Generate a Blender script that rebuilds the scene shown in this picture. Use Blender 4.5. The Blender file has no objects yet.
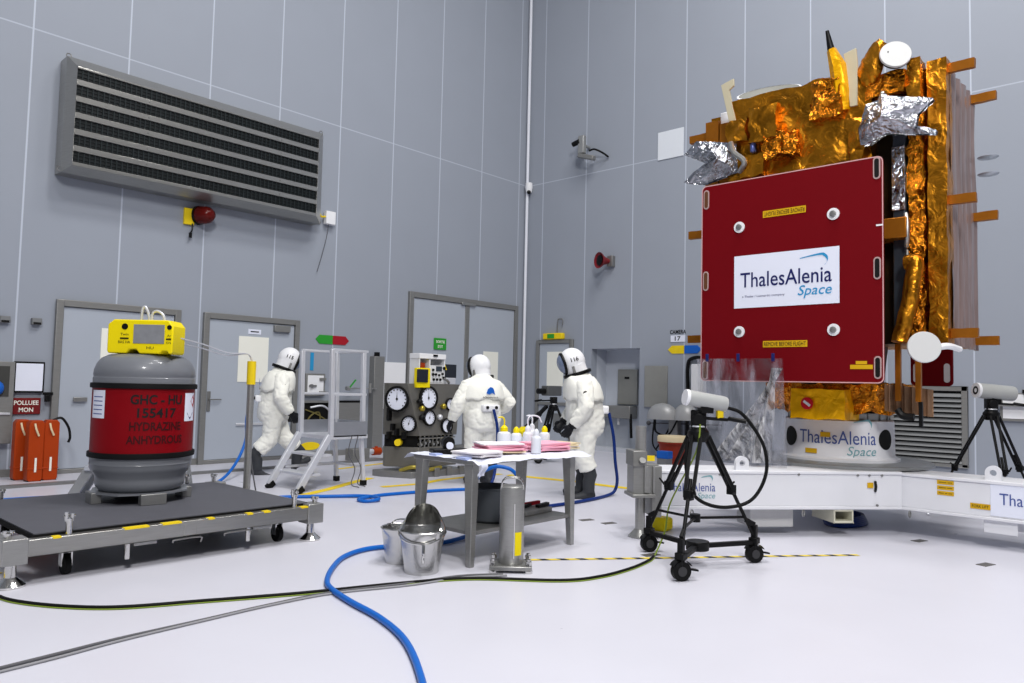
import bpy, bmesh, math, random
from mathutils import Vector, Matrix, noise, Euler
random.seed(7)
scn = bpy.context.scene
COL = scn.collection
PI = math.pi
# ------------------------------------------------------------------ materials
def lin(c): return tuple(((v/255)/12.92 if v/255 <= .04045 else ((v/255+.055)/1.055)**2.4) for v in c)
MATS = {}
def mat(name, rgb, rough=.5, metal=0., var=.06, nscale=9., bump=0., bscale=60., stretch=None, spec=.2, coat=0.):
    if name in MATS: return MATS[name]
    m = bpy.data.materials.new(name); m.use_nodes = True; MATS[name] = m
    nt = m.node_tree; n = nt.nodes; l = nt.links; b = n['Principled BSDF']
    c = lin(rgb)
    b.inputs['Roughness'].default_value = rough; b.inputs['Metallic'].default_value = metal
    b.inputs['Specular IOR Level'].default_value = spec; b.inputs['Coat Weight'].default_value = coat
    tc = n.new('ShaderNodeTexCoord'); mp = n.new('ShaderNodeMapping'); l.new(tc.outputs['Object'], mp.inputs[0])
    if stretch: mp.inputs['Scale'].default_value = stretch
    t = n.new('ShaderNodeTexNoise'); t.inputs['Scale'].default_value = nscale; t.inputs['Detail'].default_value = 4
    l.new(mp.outputs[0], t.inputs['Vector'])
    mx = n.new('ShaderNodeMix'); mx.data_type = 'RGBA'
    mx.inputs[6].default_value = (*[v*(1-var) for v in c], 1); mx.inputs[7].default_value = (*[min(1, v*(1+var)) for v in c], 1)
    l.new(t.outputs['Fac'], mx.inputs[0]); l.new(mx.outputs[2], b.inputs['Base Color'])
    if bump:
        t2 = n.new('ShaderNodeTexNoise'); t2.inputs['Scale'].default_value = bscale; t2.inputs['Detail'].default_value = 3
        l.new(mp.outputs[0], t2.inputs['Vector'])
        bp = n.new('ShaderNodeBump'); bp.inputs['Strength'].default_value = bump; bp.inputs['Distance'].default_value = .03
        l.new(t2.outputs['Fac'], bp.inputs['Height']); l.new(bp.outputs[0], b.inputs['Normal'])
    return m
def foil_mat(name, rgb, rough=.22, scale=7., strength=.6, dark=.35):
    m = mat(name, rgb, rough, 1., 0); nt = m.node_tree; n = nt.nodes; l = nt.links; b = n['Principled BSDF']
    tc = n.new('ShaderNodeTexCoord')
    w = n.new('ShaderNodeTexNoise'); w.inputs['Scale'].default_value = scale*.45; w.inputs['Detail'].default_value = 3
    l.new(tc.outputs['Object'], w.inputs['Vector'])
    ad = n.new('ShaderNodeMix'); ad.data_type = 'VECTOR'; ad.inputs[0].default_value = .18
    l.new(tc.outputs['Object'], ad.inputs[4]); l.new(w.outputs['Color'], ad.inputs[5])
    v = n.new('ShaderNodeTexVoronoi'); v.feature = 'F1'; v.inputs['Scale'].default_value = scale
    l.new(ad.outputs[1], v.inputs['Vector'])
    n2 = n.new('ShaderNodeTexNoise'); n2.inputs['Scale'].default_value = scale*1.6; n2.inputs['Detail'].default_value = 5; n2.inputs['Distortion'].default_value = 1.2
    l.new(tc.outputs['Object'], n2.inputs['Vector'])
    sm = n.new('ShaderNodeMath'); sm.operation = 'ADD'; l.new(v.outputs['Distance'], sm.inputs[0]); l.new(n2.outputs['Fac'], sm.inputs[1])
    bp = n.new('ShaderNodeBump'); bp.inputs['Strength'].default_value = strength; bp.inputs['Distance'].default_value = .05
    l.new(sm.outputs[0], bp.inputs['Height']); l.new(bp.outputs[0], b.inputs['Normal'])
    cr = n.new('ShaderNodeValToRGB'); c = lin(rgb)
    cr.color_ramp.elements[0].position = .28; cr.color_ramp.elements[0].color = (*[x*dark for x in c], 1)  # dark noise patches in the colour stand in for mirrored darks
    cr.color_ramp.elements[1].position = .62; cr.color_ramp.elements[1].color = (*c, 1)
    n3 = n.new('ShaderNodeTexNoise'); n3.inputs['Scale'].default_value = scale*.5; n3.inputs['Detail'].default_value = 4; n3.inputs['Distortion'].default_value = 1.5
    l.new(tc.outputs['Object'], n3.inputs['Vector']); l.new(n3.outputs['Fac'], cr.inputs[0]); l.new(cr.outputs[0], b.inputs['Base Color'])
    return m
def film_mat(name, rgb, alpha, rough=.12, axis_scale=(3, 3, 3)):
    m = bpy.data.materials.new(name); m.use_nodes = True; MATS[name] = m
    nt = m.node_tree; n = nt.nodes; l = nt.links; b = n['Principled BSDF']
    b.inputs['Base Color'].default_value = (*lin(rgb), 1); b.inputs['Roughness'].default_value = rough
    tc = n.new('ShaderNodeTexCoord'); mp = n.new('ShaderNodeMapping'); mp.inputs['Scale'].default_value = axis_scale; l.new(tc.outputs['Object'], mp.inputs[0])
    t = n.new('ShaderNodeTexNoise'); t.inputs['Scale'].default_value = 3; t.inputs['Detail'].default_value = 5; t.inputs['Distortion'].default_value = 1.
    l.new(mp.outputs[0], t.inputs['Vector'])
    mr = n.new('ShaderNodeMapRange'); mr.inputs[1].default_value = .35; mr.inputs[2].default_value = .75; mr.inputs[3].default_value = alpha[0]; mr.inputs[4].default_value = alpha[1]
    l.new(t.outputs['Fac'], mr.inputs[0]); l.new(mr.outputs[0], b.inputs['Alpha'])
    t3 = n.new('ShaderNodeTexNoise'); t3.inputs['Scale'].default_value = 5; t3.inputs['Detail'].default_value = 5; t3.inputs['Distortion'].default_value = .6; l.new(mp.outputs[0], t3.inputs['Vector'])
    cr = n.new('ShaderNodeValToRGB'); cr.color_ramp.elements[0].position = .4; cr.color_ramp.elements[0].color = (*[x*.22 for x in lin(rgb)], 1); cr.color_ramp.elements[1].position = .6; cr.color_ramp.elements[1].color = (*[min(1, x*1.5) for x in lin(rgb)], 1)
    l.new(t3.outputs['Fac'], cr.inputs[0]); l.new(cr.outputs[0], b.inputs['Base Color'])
    bp = n.new('ShaderNodeBump'); bp.inputs['Strength'].default_value = .5; bp.inputs['Distance'].default_value = .03
    l.new(t.outputs['Fac'], bp.inputs['Height']); l.new(bp.outputs[0], b.inputs['Normal'])
    return m
def wall_mat(name, axis, x0, sp, zs):
    m = mat(name, (150, 156, 167), .5, 0, .03, 1.2); nt = m.node_tree; n = nt.nodes; l = nt.links; b = n['Principled BSDF']
    base = b.inputs['Base Color'].links[0].from_socket
    tc = n.new('ShaderNodeTexCoord'); sx = n.new('ShaderNodeSeparateXYZ'); l.new(tc.outputs['Object'], sx.inputs[0])
    def M(op, a, bb=None):
        q = n.new('ShaderNodeMath'); q.operation = op
        for i, v in enumerate((a, bb)):
            if v is None: continue
            if isinstance(v, (int, float)): q.inputs[i].default_value = v
            else: l.new(v, q.inputs[i])
        return q.outputs[0]
    u = M('DIVIDE', M('SUBTRACT', sx.outputs[axis], x0), sp)
    d = M('MULTIPLY', M('ABSOLUTE', M('SUBTRACT', M('FRACT', M('ADD', u, .5)), .5)), sp)
    line = M('LESS_THAN', d, .011)
    hz = M('LESS_THAN', M('ABSOLUTE', M('SUBTRACT', sx.outputs[2], zs)), .010)
    hz = M('MULTIPLY', hz, .7)
    f = M('MAXIMUM', line, hz)
    mx = n.new('ShaderNodeMix'); mx.data_type = 'RGBA'; l.new(f, mx.inputs[0]); l.new(base, mx.inputs[6]); mx.inputs[7].default_value = (*lin((186, 193, 206)), 1)
    l.new(mx.outputs[2], b.inputs['Base Color'])
    return m
def floor_mat():
    m = mat('floor_resin', (205, 205, 215), .3, 0, .05, .8); nt = m.node_tree; n = nt.nodes; l = nt.links; b = n['Principled BSDF']
    tc = n.new('ShaderNodeTexCoord'); t = n.new('ShaderNodeTexNoise'); t.inputs['Scale'].default_value = 2.5; t.inputs['Detail'].default_value = 6
    l.new(tc.outputs['Object'], t.inputs['Vector'])
    mr = n.new('ShaderNodeMapRange'); mr.inputs[3].default_value = .22; mr.inputs[4].default_value = .42; l.new(t.outputs['Fac'], mr.inputs[0]); l.new(mr.outputs[0], b.inputs['Roughness'])
    t2 = n.new('ShaderNodeTexNoise'); t2.inputs['Scale'].default_value = 30; l.new(tc.outputs['Object'], t2.inputs['Vector'])
    bp = n.new('ShaderNodeBump'); bp.inputs['Strength'].default_value = .04; bp.inputs['Distance'].default_value = .01
    l.new(t2.outputs['Fac'], bp.inputs['Height']); l.new(bp.outputs[0], b.inputs['Normal'])
    return m
STEEL = mat('brushed_steel', (164, 164, 162), .36, .75, .12, 14, .08, 40, (1, 1, 8))
STEELH = mat('brushed_steel_horizontal', (166, 165, 161), .3, .85, .14, 6, .05, 30, (1, 1, 14))
POLISH = mat('polished_steel', (214, 213, 210), .14, 1, .06, 6, .05, 10)
DSTEEL = mat('dark_steel', (142, 142, 141), .42, .7, .1, 10, .05, 40)
FRAME = mat('door_frame_steel', (142, 142, 140), .45, .55, .1, 8, .04, 50, (1, 1, 6))
CONSOLE = mat('console_steel', (118, 116, 111), .4, .5, .15, 6, .05, 40)
ALU = mat('aluminium', (216, 218, 224), .4, .5, .06, 12)
WHITE = mat('white_enamel', (232, 233, 236), .35, 0, .03)
STANDW = mat('white_stand_paint', (222, 223, 228), .38, 0, .04, 4)
PAPER = mat('paper_white', (236, 236, 226), .8, 0, .02)
LABELW = mat('label_white', (226, 230, 244), .5, 0, .01)
DOORM = mat('door_panel_grey', (168, 175, 186), .45, 0, .02, 2)
BLACK = mat('black_plastic', (11, 11, 12), .45, 0, .1)
RUBBER = mat('black_rubber', (9, 9, 10), .65, 0, .1)
DARK = mat('dark_cavity', (16, 16, 16), .7, 0, .2)
GREYP = mat('grey_drum_paint', (112, 115, 121), .34, 0, .05, 5, coat=.2)
REDP = mat('red_drum_paint', (126, 4, 15), .42, 0, .08, 5, spec=.12)
REDC = mat('red_cover_paint', (108, 0, 11), .6, 0, .05, 4, spec=.12)
MATG = mat('grey_rubber_mat', (86, 87, 94), .6, 0, .1, 8, .1, 90)
ORANGE = mat('orange_plastic', (166, 58, 10), .45, 0, .12, 5)
YELLOW = mat('yellow_plastic', (238, 216, 10), .38, 0, .04)
TAPEY = mat('yellow_tape', (235, 205, 30), .5, 0, .1)
TAGY = mat('yellow_tag', (208, 164, 20), .5, 0, .05)
BLUE = mat('blue_hose', (20, 98, 188), .35, 0, .05)
DBLUE = mat('dark_blue_hose', (16, 44, 110), .4, 0, .05)
NAVY = mat('navy_ink', (28, 34, 92), .5, 0, .02)
LBLUE = mat('light_blue_ink', (44, 144, 196), .5, 0, .02)
INKB = mat('faded_blue_ink', (70, 88, 152), .5, 0, .02)
INKG = mat('faded_teal_ink', (120, 168, 176), .5, 0, .02)
BLKINK = mat('black_ink', (24, 22, 24), .6, 0, .02)
REDINK = mat('faded_red_ink', (58, 4, 9), .6, 0, .02)
GREEN = mat('green_sign', (46, 150, 50), .5, 0, .03)
REDS = mat('red_sign', (160, 26, 40), .5, 0, .03)
BLUES = mat('blue_sign', (28, 96, 190), .5, 0, .03)
SUIT = mat('suit_cloth', (244, 244, 236), .7, 0, .05, 6, .35, 7)
HELM = mat('helmet_white', (236, 237, 240), .28, 0, .02)
VISOR = mat('visor_glass', (110, 124, 150), .08, 0, .05, spec=.8)
BOOT = mat('boot_rubber', (58, 60, 64), .5, 0, .1)
GLOVE = mat('glove_rubber', (24, 25, 30), .5, 0, .1)
PINK = mat('pink_wipe', (244, 176, 196), .9, 0, .06)
WIPEW = mat('white_wipe', (242, 238, 240), .9, 0, .03)
CREAM = mat('cream_plastic', (226, 208, 170), .5, 0, .04)
BRICK = mat('red_brown_plastic', (150, 52, 34), .5, 0, .06)
BEIGE = mat('beige_panel', (186, 178, 152), .6, 0, .04)
CAMW = mat('camera_housing', (168, 170, 169), .4, 0, .03)
GREYC = mat('grey_cable', (92, 92, 96), .5, 0, .05)
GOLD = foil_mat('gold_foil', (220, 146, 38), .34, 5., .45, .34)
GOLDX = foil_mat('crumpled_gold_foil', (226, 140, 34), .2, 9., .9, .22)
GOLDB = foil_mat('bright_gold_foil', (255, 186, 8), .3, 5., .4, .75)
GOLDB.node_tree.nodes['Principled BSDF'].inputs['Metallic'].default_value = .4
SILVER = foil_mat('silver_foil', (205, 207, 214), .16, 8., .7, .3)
TABG = mat('gold_tape', (160, 98, 26), .42, .6, .15, 20)
DRAPE = mat('mauve_drape_film', (140, 120, 116), .3, .25, .5, 5, .5, 4, (1, 9, .5), coat=.4)
GLASSG = mat('dark_screen', (132, 134, 138), .18, 0, .15, 20)
DISHW = mat('dish_white', (206, 207, 206), .55, 0, .02)
LED = mat('red_glass', (84, 14, 10), .2, 0, .1)
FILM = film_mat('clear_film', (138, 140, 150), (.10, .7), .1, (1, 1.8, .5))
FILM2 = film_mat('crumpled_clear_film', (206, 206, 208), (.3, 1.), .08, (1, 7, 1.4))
BOTTLE = mat('translucent_bottle', (224, 228, 236), .35, 0, .03)
# ------------------------------------------------------------------ mesh builder
def catmull(P, k=8):
    P = [Vector(p) for p in P]
    if len(P) < 3: return P
    out = []
    for i in range(len(P)-1):
        p0 = P[i-1] if i else P[0]*2-P[1]; p1 = P[i]; p2 = P[i+1]; p3 = P[i+2] if i+2 < len(P) else P[-1]*2-P[-2]
        for j in range(k):
            t = j/k
            out.append(.5*((2*p1)+(p2-p0)*t+(2*p0-5*p1+4*p2-p3)*t*t+(3*p1-p0-3*p2+p3)*t**3))
    return out+[P[-1]]
class MB:
    def __init__(s): s.v = []; s.f = []; s.m = []
    def add(s, vs, fs, m=0):
        o = len(s.v); s.v += [Vector(p) for p in vs]; s.f += [tuple(i+o for i in f) for f in fs]; s.m += [m]*len(fs); return s
    def box(s, x0, x1, y0, y1, z0, z1, m=0, M=None):
        vs = [Vector((x, y, z)) for z in (z0, z1) for y in (y0, y1) for x in (x0, x1)]
        if M is not None: vs = [M @ p for p in vs]
        return s.add(vs, [(0, 2, 3, 1), (4, 5, 7, 6), (0, 1, 5, 4), (1, 3, 7, 5), (3, 2, 6, 7), (2, 0, 4, 6)], m)
    def bar(s, p0, p1, w, h, m=0, up=(0, 0, 1)):
        p0 = Vector(p0); p1 = Vector(p1); d = (p1-p0).normalized(); u = Vector(up)
        if abs(d.dot(u)) > .98: u = Vector((1, 0, 0))
        a = d.cross(u).normalized()*w/2; b = a.cross(d).normalized()*h/2
        vs = [p+i*a+j*b for p in (p0, p1) for i, j in ((-1, -1), (1, -1), (1, 1), (-1, 1))]
        return s.add(vs, [(3, 2, 1, 0), (4, 5, 6, 7), (0, 1, 5, 4), (1, 2, 6, 5), (2, 3, 7, 6), (3, 0, 4, 7)], m)
    def cyl(s, p0, p1, r0, r1=None, n=16, m=0):
        return s.loft([(p0, r0), (p1, r0 if r1 is None else r1)], n, m)
    def loft(s, pr, n=12, m=0, closed_ends=True):
        P = [Vector(p) for p, r in pr]; R = [r for p, r in pr]; vs = []; fs = []
        t = (P[1]-P[0]).normalized(); u = t.orthogonal().normalized()
        for i, p in enumerate(P):
            t = ((P[min(i+1, len(P)-1)]-P[max(i-1, 0)])).normalized()
            u = (u-t*u.dot(t)); u = u.normalized() if u.length > 1e-6 else t.orthogonal().normalized(); w = t.cross(u)
            for k in range(n):
                a = 2*PI*k/n; vs.append(p+(u*math.cos(a)+w*math.sin(a))*R[i])
        for i in range(len(P)-1):
            for k in range(n):
                k2 = (k+1) % n; fs.append((i*n+k, i*n+k2, (i+1)*n+k2, (i+1)*n+k))
        if closed_ends:
            fs.append(tuple(range(n))[::-1]); fs.append(tuple((len(P)-1)*n+k for k in range(n)))
        return s.add(vs, fs, m)
    def tube(s, pts, r, n=8, m=0, k=8): return s.loft([(p, r) for p in catmull(pts, k)], n, m)
    def lathe(s, prof, c=(0, 0, 0), n=32, m=0, M=None, cap=True):
        c = Vector(c); vs = []; fs = []
        for r, z in prof:
            for k in range(n):
                a = 2*PI*k/n; p = Vector((r*math.cos(a), r*math.sin(a), z)); vs.append((M @ p if M is not None else p)+c)
        L = len(prof)
        for i in range(L-1):
            for k in range(n):
                k2 = (k+1) % n; fs.append((i*n+k, i*n+k2, (i+1)*n+k2, (i+1)*n+k))
        if cap and prof[0][0] > 1e-5: fs.append(tuple(range(n))[::-1])
        if cap and prof[-1][0] > 1e-5: fs.append(tuple((L-1)*n+k for k in range(n)))
        return s.add(vs, fs, m)
    def prism(s, poly, axis, a0, a1, m=0):
        def mk(p, a):
            return {'x': (a, p[0], p[1]), 'y': (p[0], a, p[1]), 'z': (p[0], p[1], a)}[axis]
        n = len(poly); vs = [mk(p, a0) for p in poly]+[mk(p, a1) for p in poly]
        fs = [tuple(range(n))[::-1], tuple(range(n, 2*n))]+[(i, (i+1) % n, n+(i+1) % n, n+i) for i in range(n)]
        return s.add(vs, fs, m)
    def ball(s, c, r, n=16, m=0, M=None):
        if not hasattr(r, '__len__'): r = (r, r, r)
        vs = []; fs = []; L = n//2; c = Vector(c)
        for i in range(L+1):
            th = PI*i/L
            for k in range(n):
                a = 2*PI*k/n; p = Vector((r[0]*math.sin(th)*math.cos(a), r[1]*math.sin(th)*math.sin(a), -r[2]*math.cos(th)))
                vs.append((M @ p if M is not None else p)+c)
        for i in range(L):
            for k in range(n):
                k2 = (k+1) % n; fs.append((i*n+k, i*n+k2, (i+1)*n+k2, (i+1)*n+k))
        return s.add(vs, fs, m)
    def grid(s, fn, nu, nv, m=0, wrap=False):
        vs = [fn(i/nu, j/nv) for j in range(nv+1) for i in range(nu+1)]
        fs = [(j*(nu+1)+i, j*(nu+1)+i+1, (j+1)*(nu+1)+i+1, (j+1)*(nu+1)+i) for j in range(nv) for i in range(nu)]
        return s.add(vs, fs, m)
    def mesh(s, name, mats):
        me = bpy.data.meshes.new(name); me.from_pydata([tuple(p) for p in s.v], [], s.f)
        for mm in (mats if isinstance(mats, (list, tuple)) else [mats]): me.materials.append(mm)
        me.polygons.foreach_set('material_index', s.m)
        bm = bmesh.new(); bm.from_mesh(me); bmesh.ops.remove_doubles(bm, verts=bm.verts, dist=1e-5); bmesh.ops.recalc_face_normals(bm, faces=bm.faces); bm.to_mesh(me); bm.free()
        me.polygons.foreach_set('use_smooth', [True]*len(me.polygons)); me.set_sharp_from_angle(angle=math.radians(38)); me.update()
        return me
    def build(s, name, mats, parent=None, bevel=0, label=None):
        o = bpy.data.objects.new(name, s.mesh(name, mats)); COL.objects.link(o)
        if parent is not None: o.parent = parent
        if bevel:
            b = o.modifiers.new('bevel', 'BEVEL'); b.width = bevel; b.segments = 2; b.limit_method = 'ANGLE'; b.angle_limit = math.radians(50)
        if label: o['label'] = label
        return o
def thing(name, label, cat, loc=(0, 0, 0), rz=0, group=None):
    o = bpy.data.objects.new(name, None); COL.objects.link(o); o.location = loc; o.rotation_euler = (0, 0, rz)
    o.empty_display_size = .1
    return tag(o, label, cat, group)
def tag(o, label, cat, group=None):
    o['label'] = label; o['category'] = cat
    if group: o['group'] = group
    return o
def struct(o): o['kind'] = 'structure'; return o
def copy_tree(o, parent=None):
    c = o.copy(); COL.objects.link(c)
    if parent is not None: c.parent = parent
    for ch in list(o.children): copy_tree(ch, c)
    return c
# lettering: flat meshes from the built-in font, then mapped on a surface
_tc = {}
def glyphs(s, shear=0, bold=0):
    key = (s, shear, bold)
    if key in _tc: return _tc[key]
    cu = bpy.data.curves.new('txt', 'FONT'); cu.body = s; cu.align_x = 'CENTER'; cu.align_y = 'CENTER'; cu.shear = shear; cu.offset = bold; cu.resolution_u = 3
    o = bpy.data.objects.new('txt', cu); COL.objects.link(o); bpy.context.view_layer.update()
    me = o.evaluated_get(bpy.context.evaluated_depsgraph_get()).to_mesh()
    vs = [tuple(v.co) for v in me.vertices]; fs = [tuple(p.vertices) for p in me.polygons]
    x0 = min(v[0] for v in vs); x1 = max(v[0] for v in vs); y0 = min(v[1] for v in vs); y1 = max(v[1] for v in vs)
    vs = [((v[0]-(x0+x1)/2)/(x1-x0), (v[1]-(y0+y1)/2)/(y1-y0)) for v in vs]
    bpy.data.objects.remove(o); bpy.data.curves.remove(cu); _tc[key] = (vs, fs); return _tc[key]
def text(s, w, h, fn, m, parent, name='lettering', shear=0, bold=0):
    vs, fs = glyphs(s, shear, bold); mb = MB(); mb.add([fn(x*w, y*h) for x, y in vs], fs)
    return mb.build(name, m, parent)
def onplane(c, ux, uy=(0, 0, 1)):
    c = Vector(c); ux = Vector(ux); uy = Vector(uy)
    return lambda a, b: c+ux*a+uy*b
def swoosh(fn, w, h, m, parent):
    # the thin curved stroke above a company name, open to the left
    mb = MB(); pts = []
    for i in range(25):
        t = i/24; a = math.radians(118-158*t)
        pts.append((math.cos(a)*w*.5*(1 if t > .45 else 1+(.45-t)*3.2), math.sin(a)*h*.5-(.0 if t > .45 else (.45-t)*h*.5), .004+.05*h*math.sin(PI*min(1, t*1.05))))
    vs = []
    for i, (x, y, r) in enumerate(pts):
        vs += [fn(x-r*.6, y-r), fn(x+r*.6, y+r)]
    mb.add(vs, [(2*i, 2*i+2, 2*i+3, 2*i+1) for i in range(24)])
    return mb.build('emblem_stroke', m, parent)
def logo(fn, w, mats, parent, swf=True):
    # two-line company name: long navy word, short slanted word below right
    text('ThalesAlenia', w, w*.17, lambda a, b: fn(a, b), mats[0], parent)
    text('Space', w*.38, w*.15, lambda a, b: fn(a+w*.31, b-w*.185), mats[1], parent, shear=.25)
    if swf: swoosh(lambda a, b: fn(a+w*.33, b+w*.16), w*.22, w*.17, mats[1], parent)
def nz(p, s, seed=0): return noise.noise(Vector(p)*s+Vector((seed, seed*1.7, seed*.3)))
def crumple(v, amp, s, seed=0):
    p = Vector(v); return p+Vector((nz(p, s, seed), nz(p, s, seed+11), nz(p, s, seed+23)))*amp
def foil_box(mb, x0, x1, y0, y1, z0, z1, step=.06, amp=.02, sc=6., seed=0, m=0):
    def face(o, u, v):
        o = Vector(o); u = Vector(u); v = Vector(v); nu = max(2, int(u.length/step)); nv = max(2, int(v.length/step))
        mb.grid(lambda a, b: crumple(crumple(o+u*a+v*b, amp, sc, seed), amp*.4, sc*3, seed+5), nu, nv, m)
    X, Y_, Z = (x1-x0, 0, 0), (0, y1-y0, 0), (0, 0, z1-z0)
    face((x0, y0, z0), Y_, Z); face((x1, y0, z0), Y_, Z); face((x0, y0, z0), X, Z); face((x0, y1, z0), X, Z); face((x0, y0, z0), X, Y_); face((x0, y0, z1), X, Y_)
    return mb
def remesh(mb, name, m, parent, voxel, smooth=4, disp=0, dscale=5, seed=0):
    me = bpy.data.meshes.new(name); me.from_pydata([tuple(p) for p in mb.v], [], mb.f)
    o = bpy.data.objects.new(name, me); COL.objects.link(o)
    r = o.modifiers.new('r', 'REMESH'); r.mode = 'VOXEL'; r.voxel_size = voxel
    q = o.modifiers.new('s', 'SMOOTH'); q.iterations = smooth; q.factor = .5
    bpy.context.view_layer.update()
    nm = bpy.data.meshes.new_from_object(o.evaluated_get(bpy.context.evaluated_depsgraph_get()))
    bpy.data.objects.remove(o); bpy.data.meshes.remove(me); nm.name = name
    if disp:
        ns = [v.normal.copy() for v in nm.vertices]
        for v, nn in zip(nm.vertices, ns):
            p = v.co.copy()
            q = Vector((p.x*dscale, p.y*dscale, p.z*dscale*1.5))+Vector((seed, 0, 0)); q += Vector((noise.noise(q*.7), noise.noise(q*.7+Vector((9, 0, 0))), noise.noise(q*.7+Vector((0, 9, 0)))))*.5
            cr_ = max(0, 1-abs(noise.noise(q))*5)+.6*max(0, 1-abs(noise.noise(q*1.9+Vector((4, 4, 4))))*5)
            v.co = p+nn*disp*(.6*noise.noise(q*.6)-cr_*.8)
    nm.materials.clear(); nm.materials.append(m)
    nm.polygons.foreach_set('use_smooth', [True]*len(nm.polygons)); nm.update()
    o = bpy.data.objects.new(name, nm); COL.objects.link(o)
    if parent is not None: o.parent = parent
    return o
# ================================================================== SETTING
WY = 11.7; WX = 13.25
mb = MB(); mb.box(-7, WX+.2, -9, WY+.2, -.2, 0); struct(mb.build('floor', floor_mat()))
wl = MB(); wl.box(-7, WX+.2, WY, WY+.2, 0, 14); struct(wl.build('wall_left', wall_mat('wall_panels_left', 0, 2.94, 1.256, 6.12)))
wr = MB(); AY0, AY1 = 8.47, 9.70
wr.box(WX, WX+.2, -9, AY0, 0, 14); wr.box(WX, WX+.2, AY1, WY, 0, 14); wr.box(WX, WX+.2, AY0, AY1, 2.19, 14)
struct(wr.build('wall_right', wall_mat('wall_panels_right', 1, 2.47, 1.243, 6.1)))
RG = mat('recess_grey_lit', (190, 196, 206), .5, 0, .03)  # grey lightened to stand in for lighting inside the recess
for nm, bx in (('wall_recess_back', (WX+.57, WX+.65, AY0-.1, AY1+.1, 0, 2.3)), ('wall_recess_left', (WX+.2, WX+.57, AY1, AY1+.08, 0, 2.3)), ('wall_recess_right', (WX+.2, WX+.57, AY0-.08, AY0, 0, 2.3)), ('ceiling_recess', (WX+.2, WX+.57, AY0, AY1, 2.19, 2.27))): struct(MB().box(*bx).build(nm, RG))
tr = MB(); tr.box(WX-.03, WX+.2, AY0-.03, AY1+.03, 0, .09); struct(tr.build('trim_recess', mat('sill_grey', (190, 194, 202), .5)))
tr = MB(); tr.box(-3, 9.3, 10.5, 10.6, 0, .035); struct(tr.build('trim_floor_rail', DSTEEL))
tr = MB(); tr.cyl((13.17, 11.6, 0), (13.17, 11.6, 14), .035, n=12); struct(tr.build('trim_corner_pipe', mat('white_pipe', (225, 228, 236), .4)))
tr = MB(); tr.box(-7, 3.4, WY-.012, WY, 0, .1); tr.box(5.13, 5.5, WY-.012, WY, 0, .1); tr.box(7.23, 9.71, WY-.012, WY, 0, .1); struct(tr.build('baseboard_left', FRAME))
tr = MB(); tr.box(WX-.012, WX, -9, 8.44, 0, .1); struct(tr.build('baseboard_right', mat('skirting_grey', (150, 155, 165), .5)))

def door_left(name, x0, x1, h, leaves, fw=.09):
    r = bpy.data.objects.new(name, None); COL.objects.link(r); r.location = ((x0+x1)/2, WY, 0); struct(r); cx = (x0+x1)/2
    f = MB(); Y0, Y1 = -.07, 0
    f.box(x0-cx, x0-cx+fw, Y0, Y1, 0, h); f.box(x1-cx-fw, x1-cx, Y0, Y1, 0, h); f.box(x0-cx+fw, x1-cx-fw, Y0, Y1, h-fw, h); f.box(x0-cx+fw, x1-cx-fw, Y0+.02, Y1, 0, .06)
    f.build('door_frame', FRAME, r, .006)
    n = leaves; w = (x1-x0-2*fw)/n
    for i in range(n):
        a = x0-cx+fw+i*w
        l = MB(); l.box(a+.006, a+w-.006, -.035, 0, .065, h-fw-.006); l.build('door_leaf', DOORM, r, .004)
    return r
d1 = door_left('door_1', 3.40, 5.13, 2.42, 1)
m_ = MB(); m_.box(-.60, -.42, -.09, -.06, 1.0, 1.06); m_.box(-.58, -.54, -.07, -.03, 1.0, 1.06); m_.build('door_handle', DSTEEL, d1, .006)
d2 = door_left('door_2', 5.50, 7.23, 2.42, 1)
m_ = MB(); m_.box(-.755, -.70, -.05, -.03, .84, 1.16); m_.bar((-.73, -.09, 1.03), (-.54, -.09, 1.03), .02, .02); m_.bar((-.73, -.03, 1.03), (-.73, -.1, 1.03), .02, .02); m_.build('door_handle', DSTEEL, d2, .003)
m_ = MB(); m_.box(.36, .66, -.1, -.03, 2.19, 2.30); m_.build('door_closer', FRAME, d2, .008)
m_ = MB(); m_.box(-.25, .25, -.06, -.03, .60, .64); m_.build('push_bar', ALU, d2, .005)
d3 = door_left('door_3', 9.71, 12.99, 3.21, 2, .11)
m_ = MB(); m_.box(-.06, .06, -.055, -.03, .07, 3.08); m_.build('center_strip', FRAME, d3, .004)
m_ = MB(); m_.box(-.2, .22, -.09, -.02, 3.07, 3.12); m_.build('door_closer', STEEL, d3, .005)
# door 4, on the right-hand wall
r = bpy.data.objects.new('door_4', None); COL.objects.link(r); r.location = (WX, 10.71, 0); struct(r); d4 = r
f = MB(); f.box(-.07, 0, -.53, -.45, 0, 2.41); f.box(-.07, 0, .45, .53, 0, 2.41); f.box(-.07, 0, -.45, .45, 2.33, 2.41); f.build('door_frame', FRAME, r, .006)
f = MB(); f.box(-.035, 0, -.445, .445, .02, 2.325); f.build('door_leaf', DOORM, r, .004)
f = MB(); f.box(-.09, -.05, -.42, .42, .93, 1.0); f.build('push_bar', FRAME, r, .01)
f = MB(); f.box(-.05, -.03, -.35, .0, .45, .75); f.build('door_grille', DSTEEL, r, .004)

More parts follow.
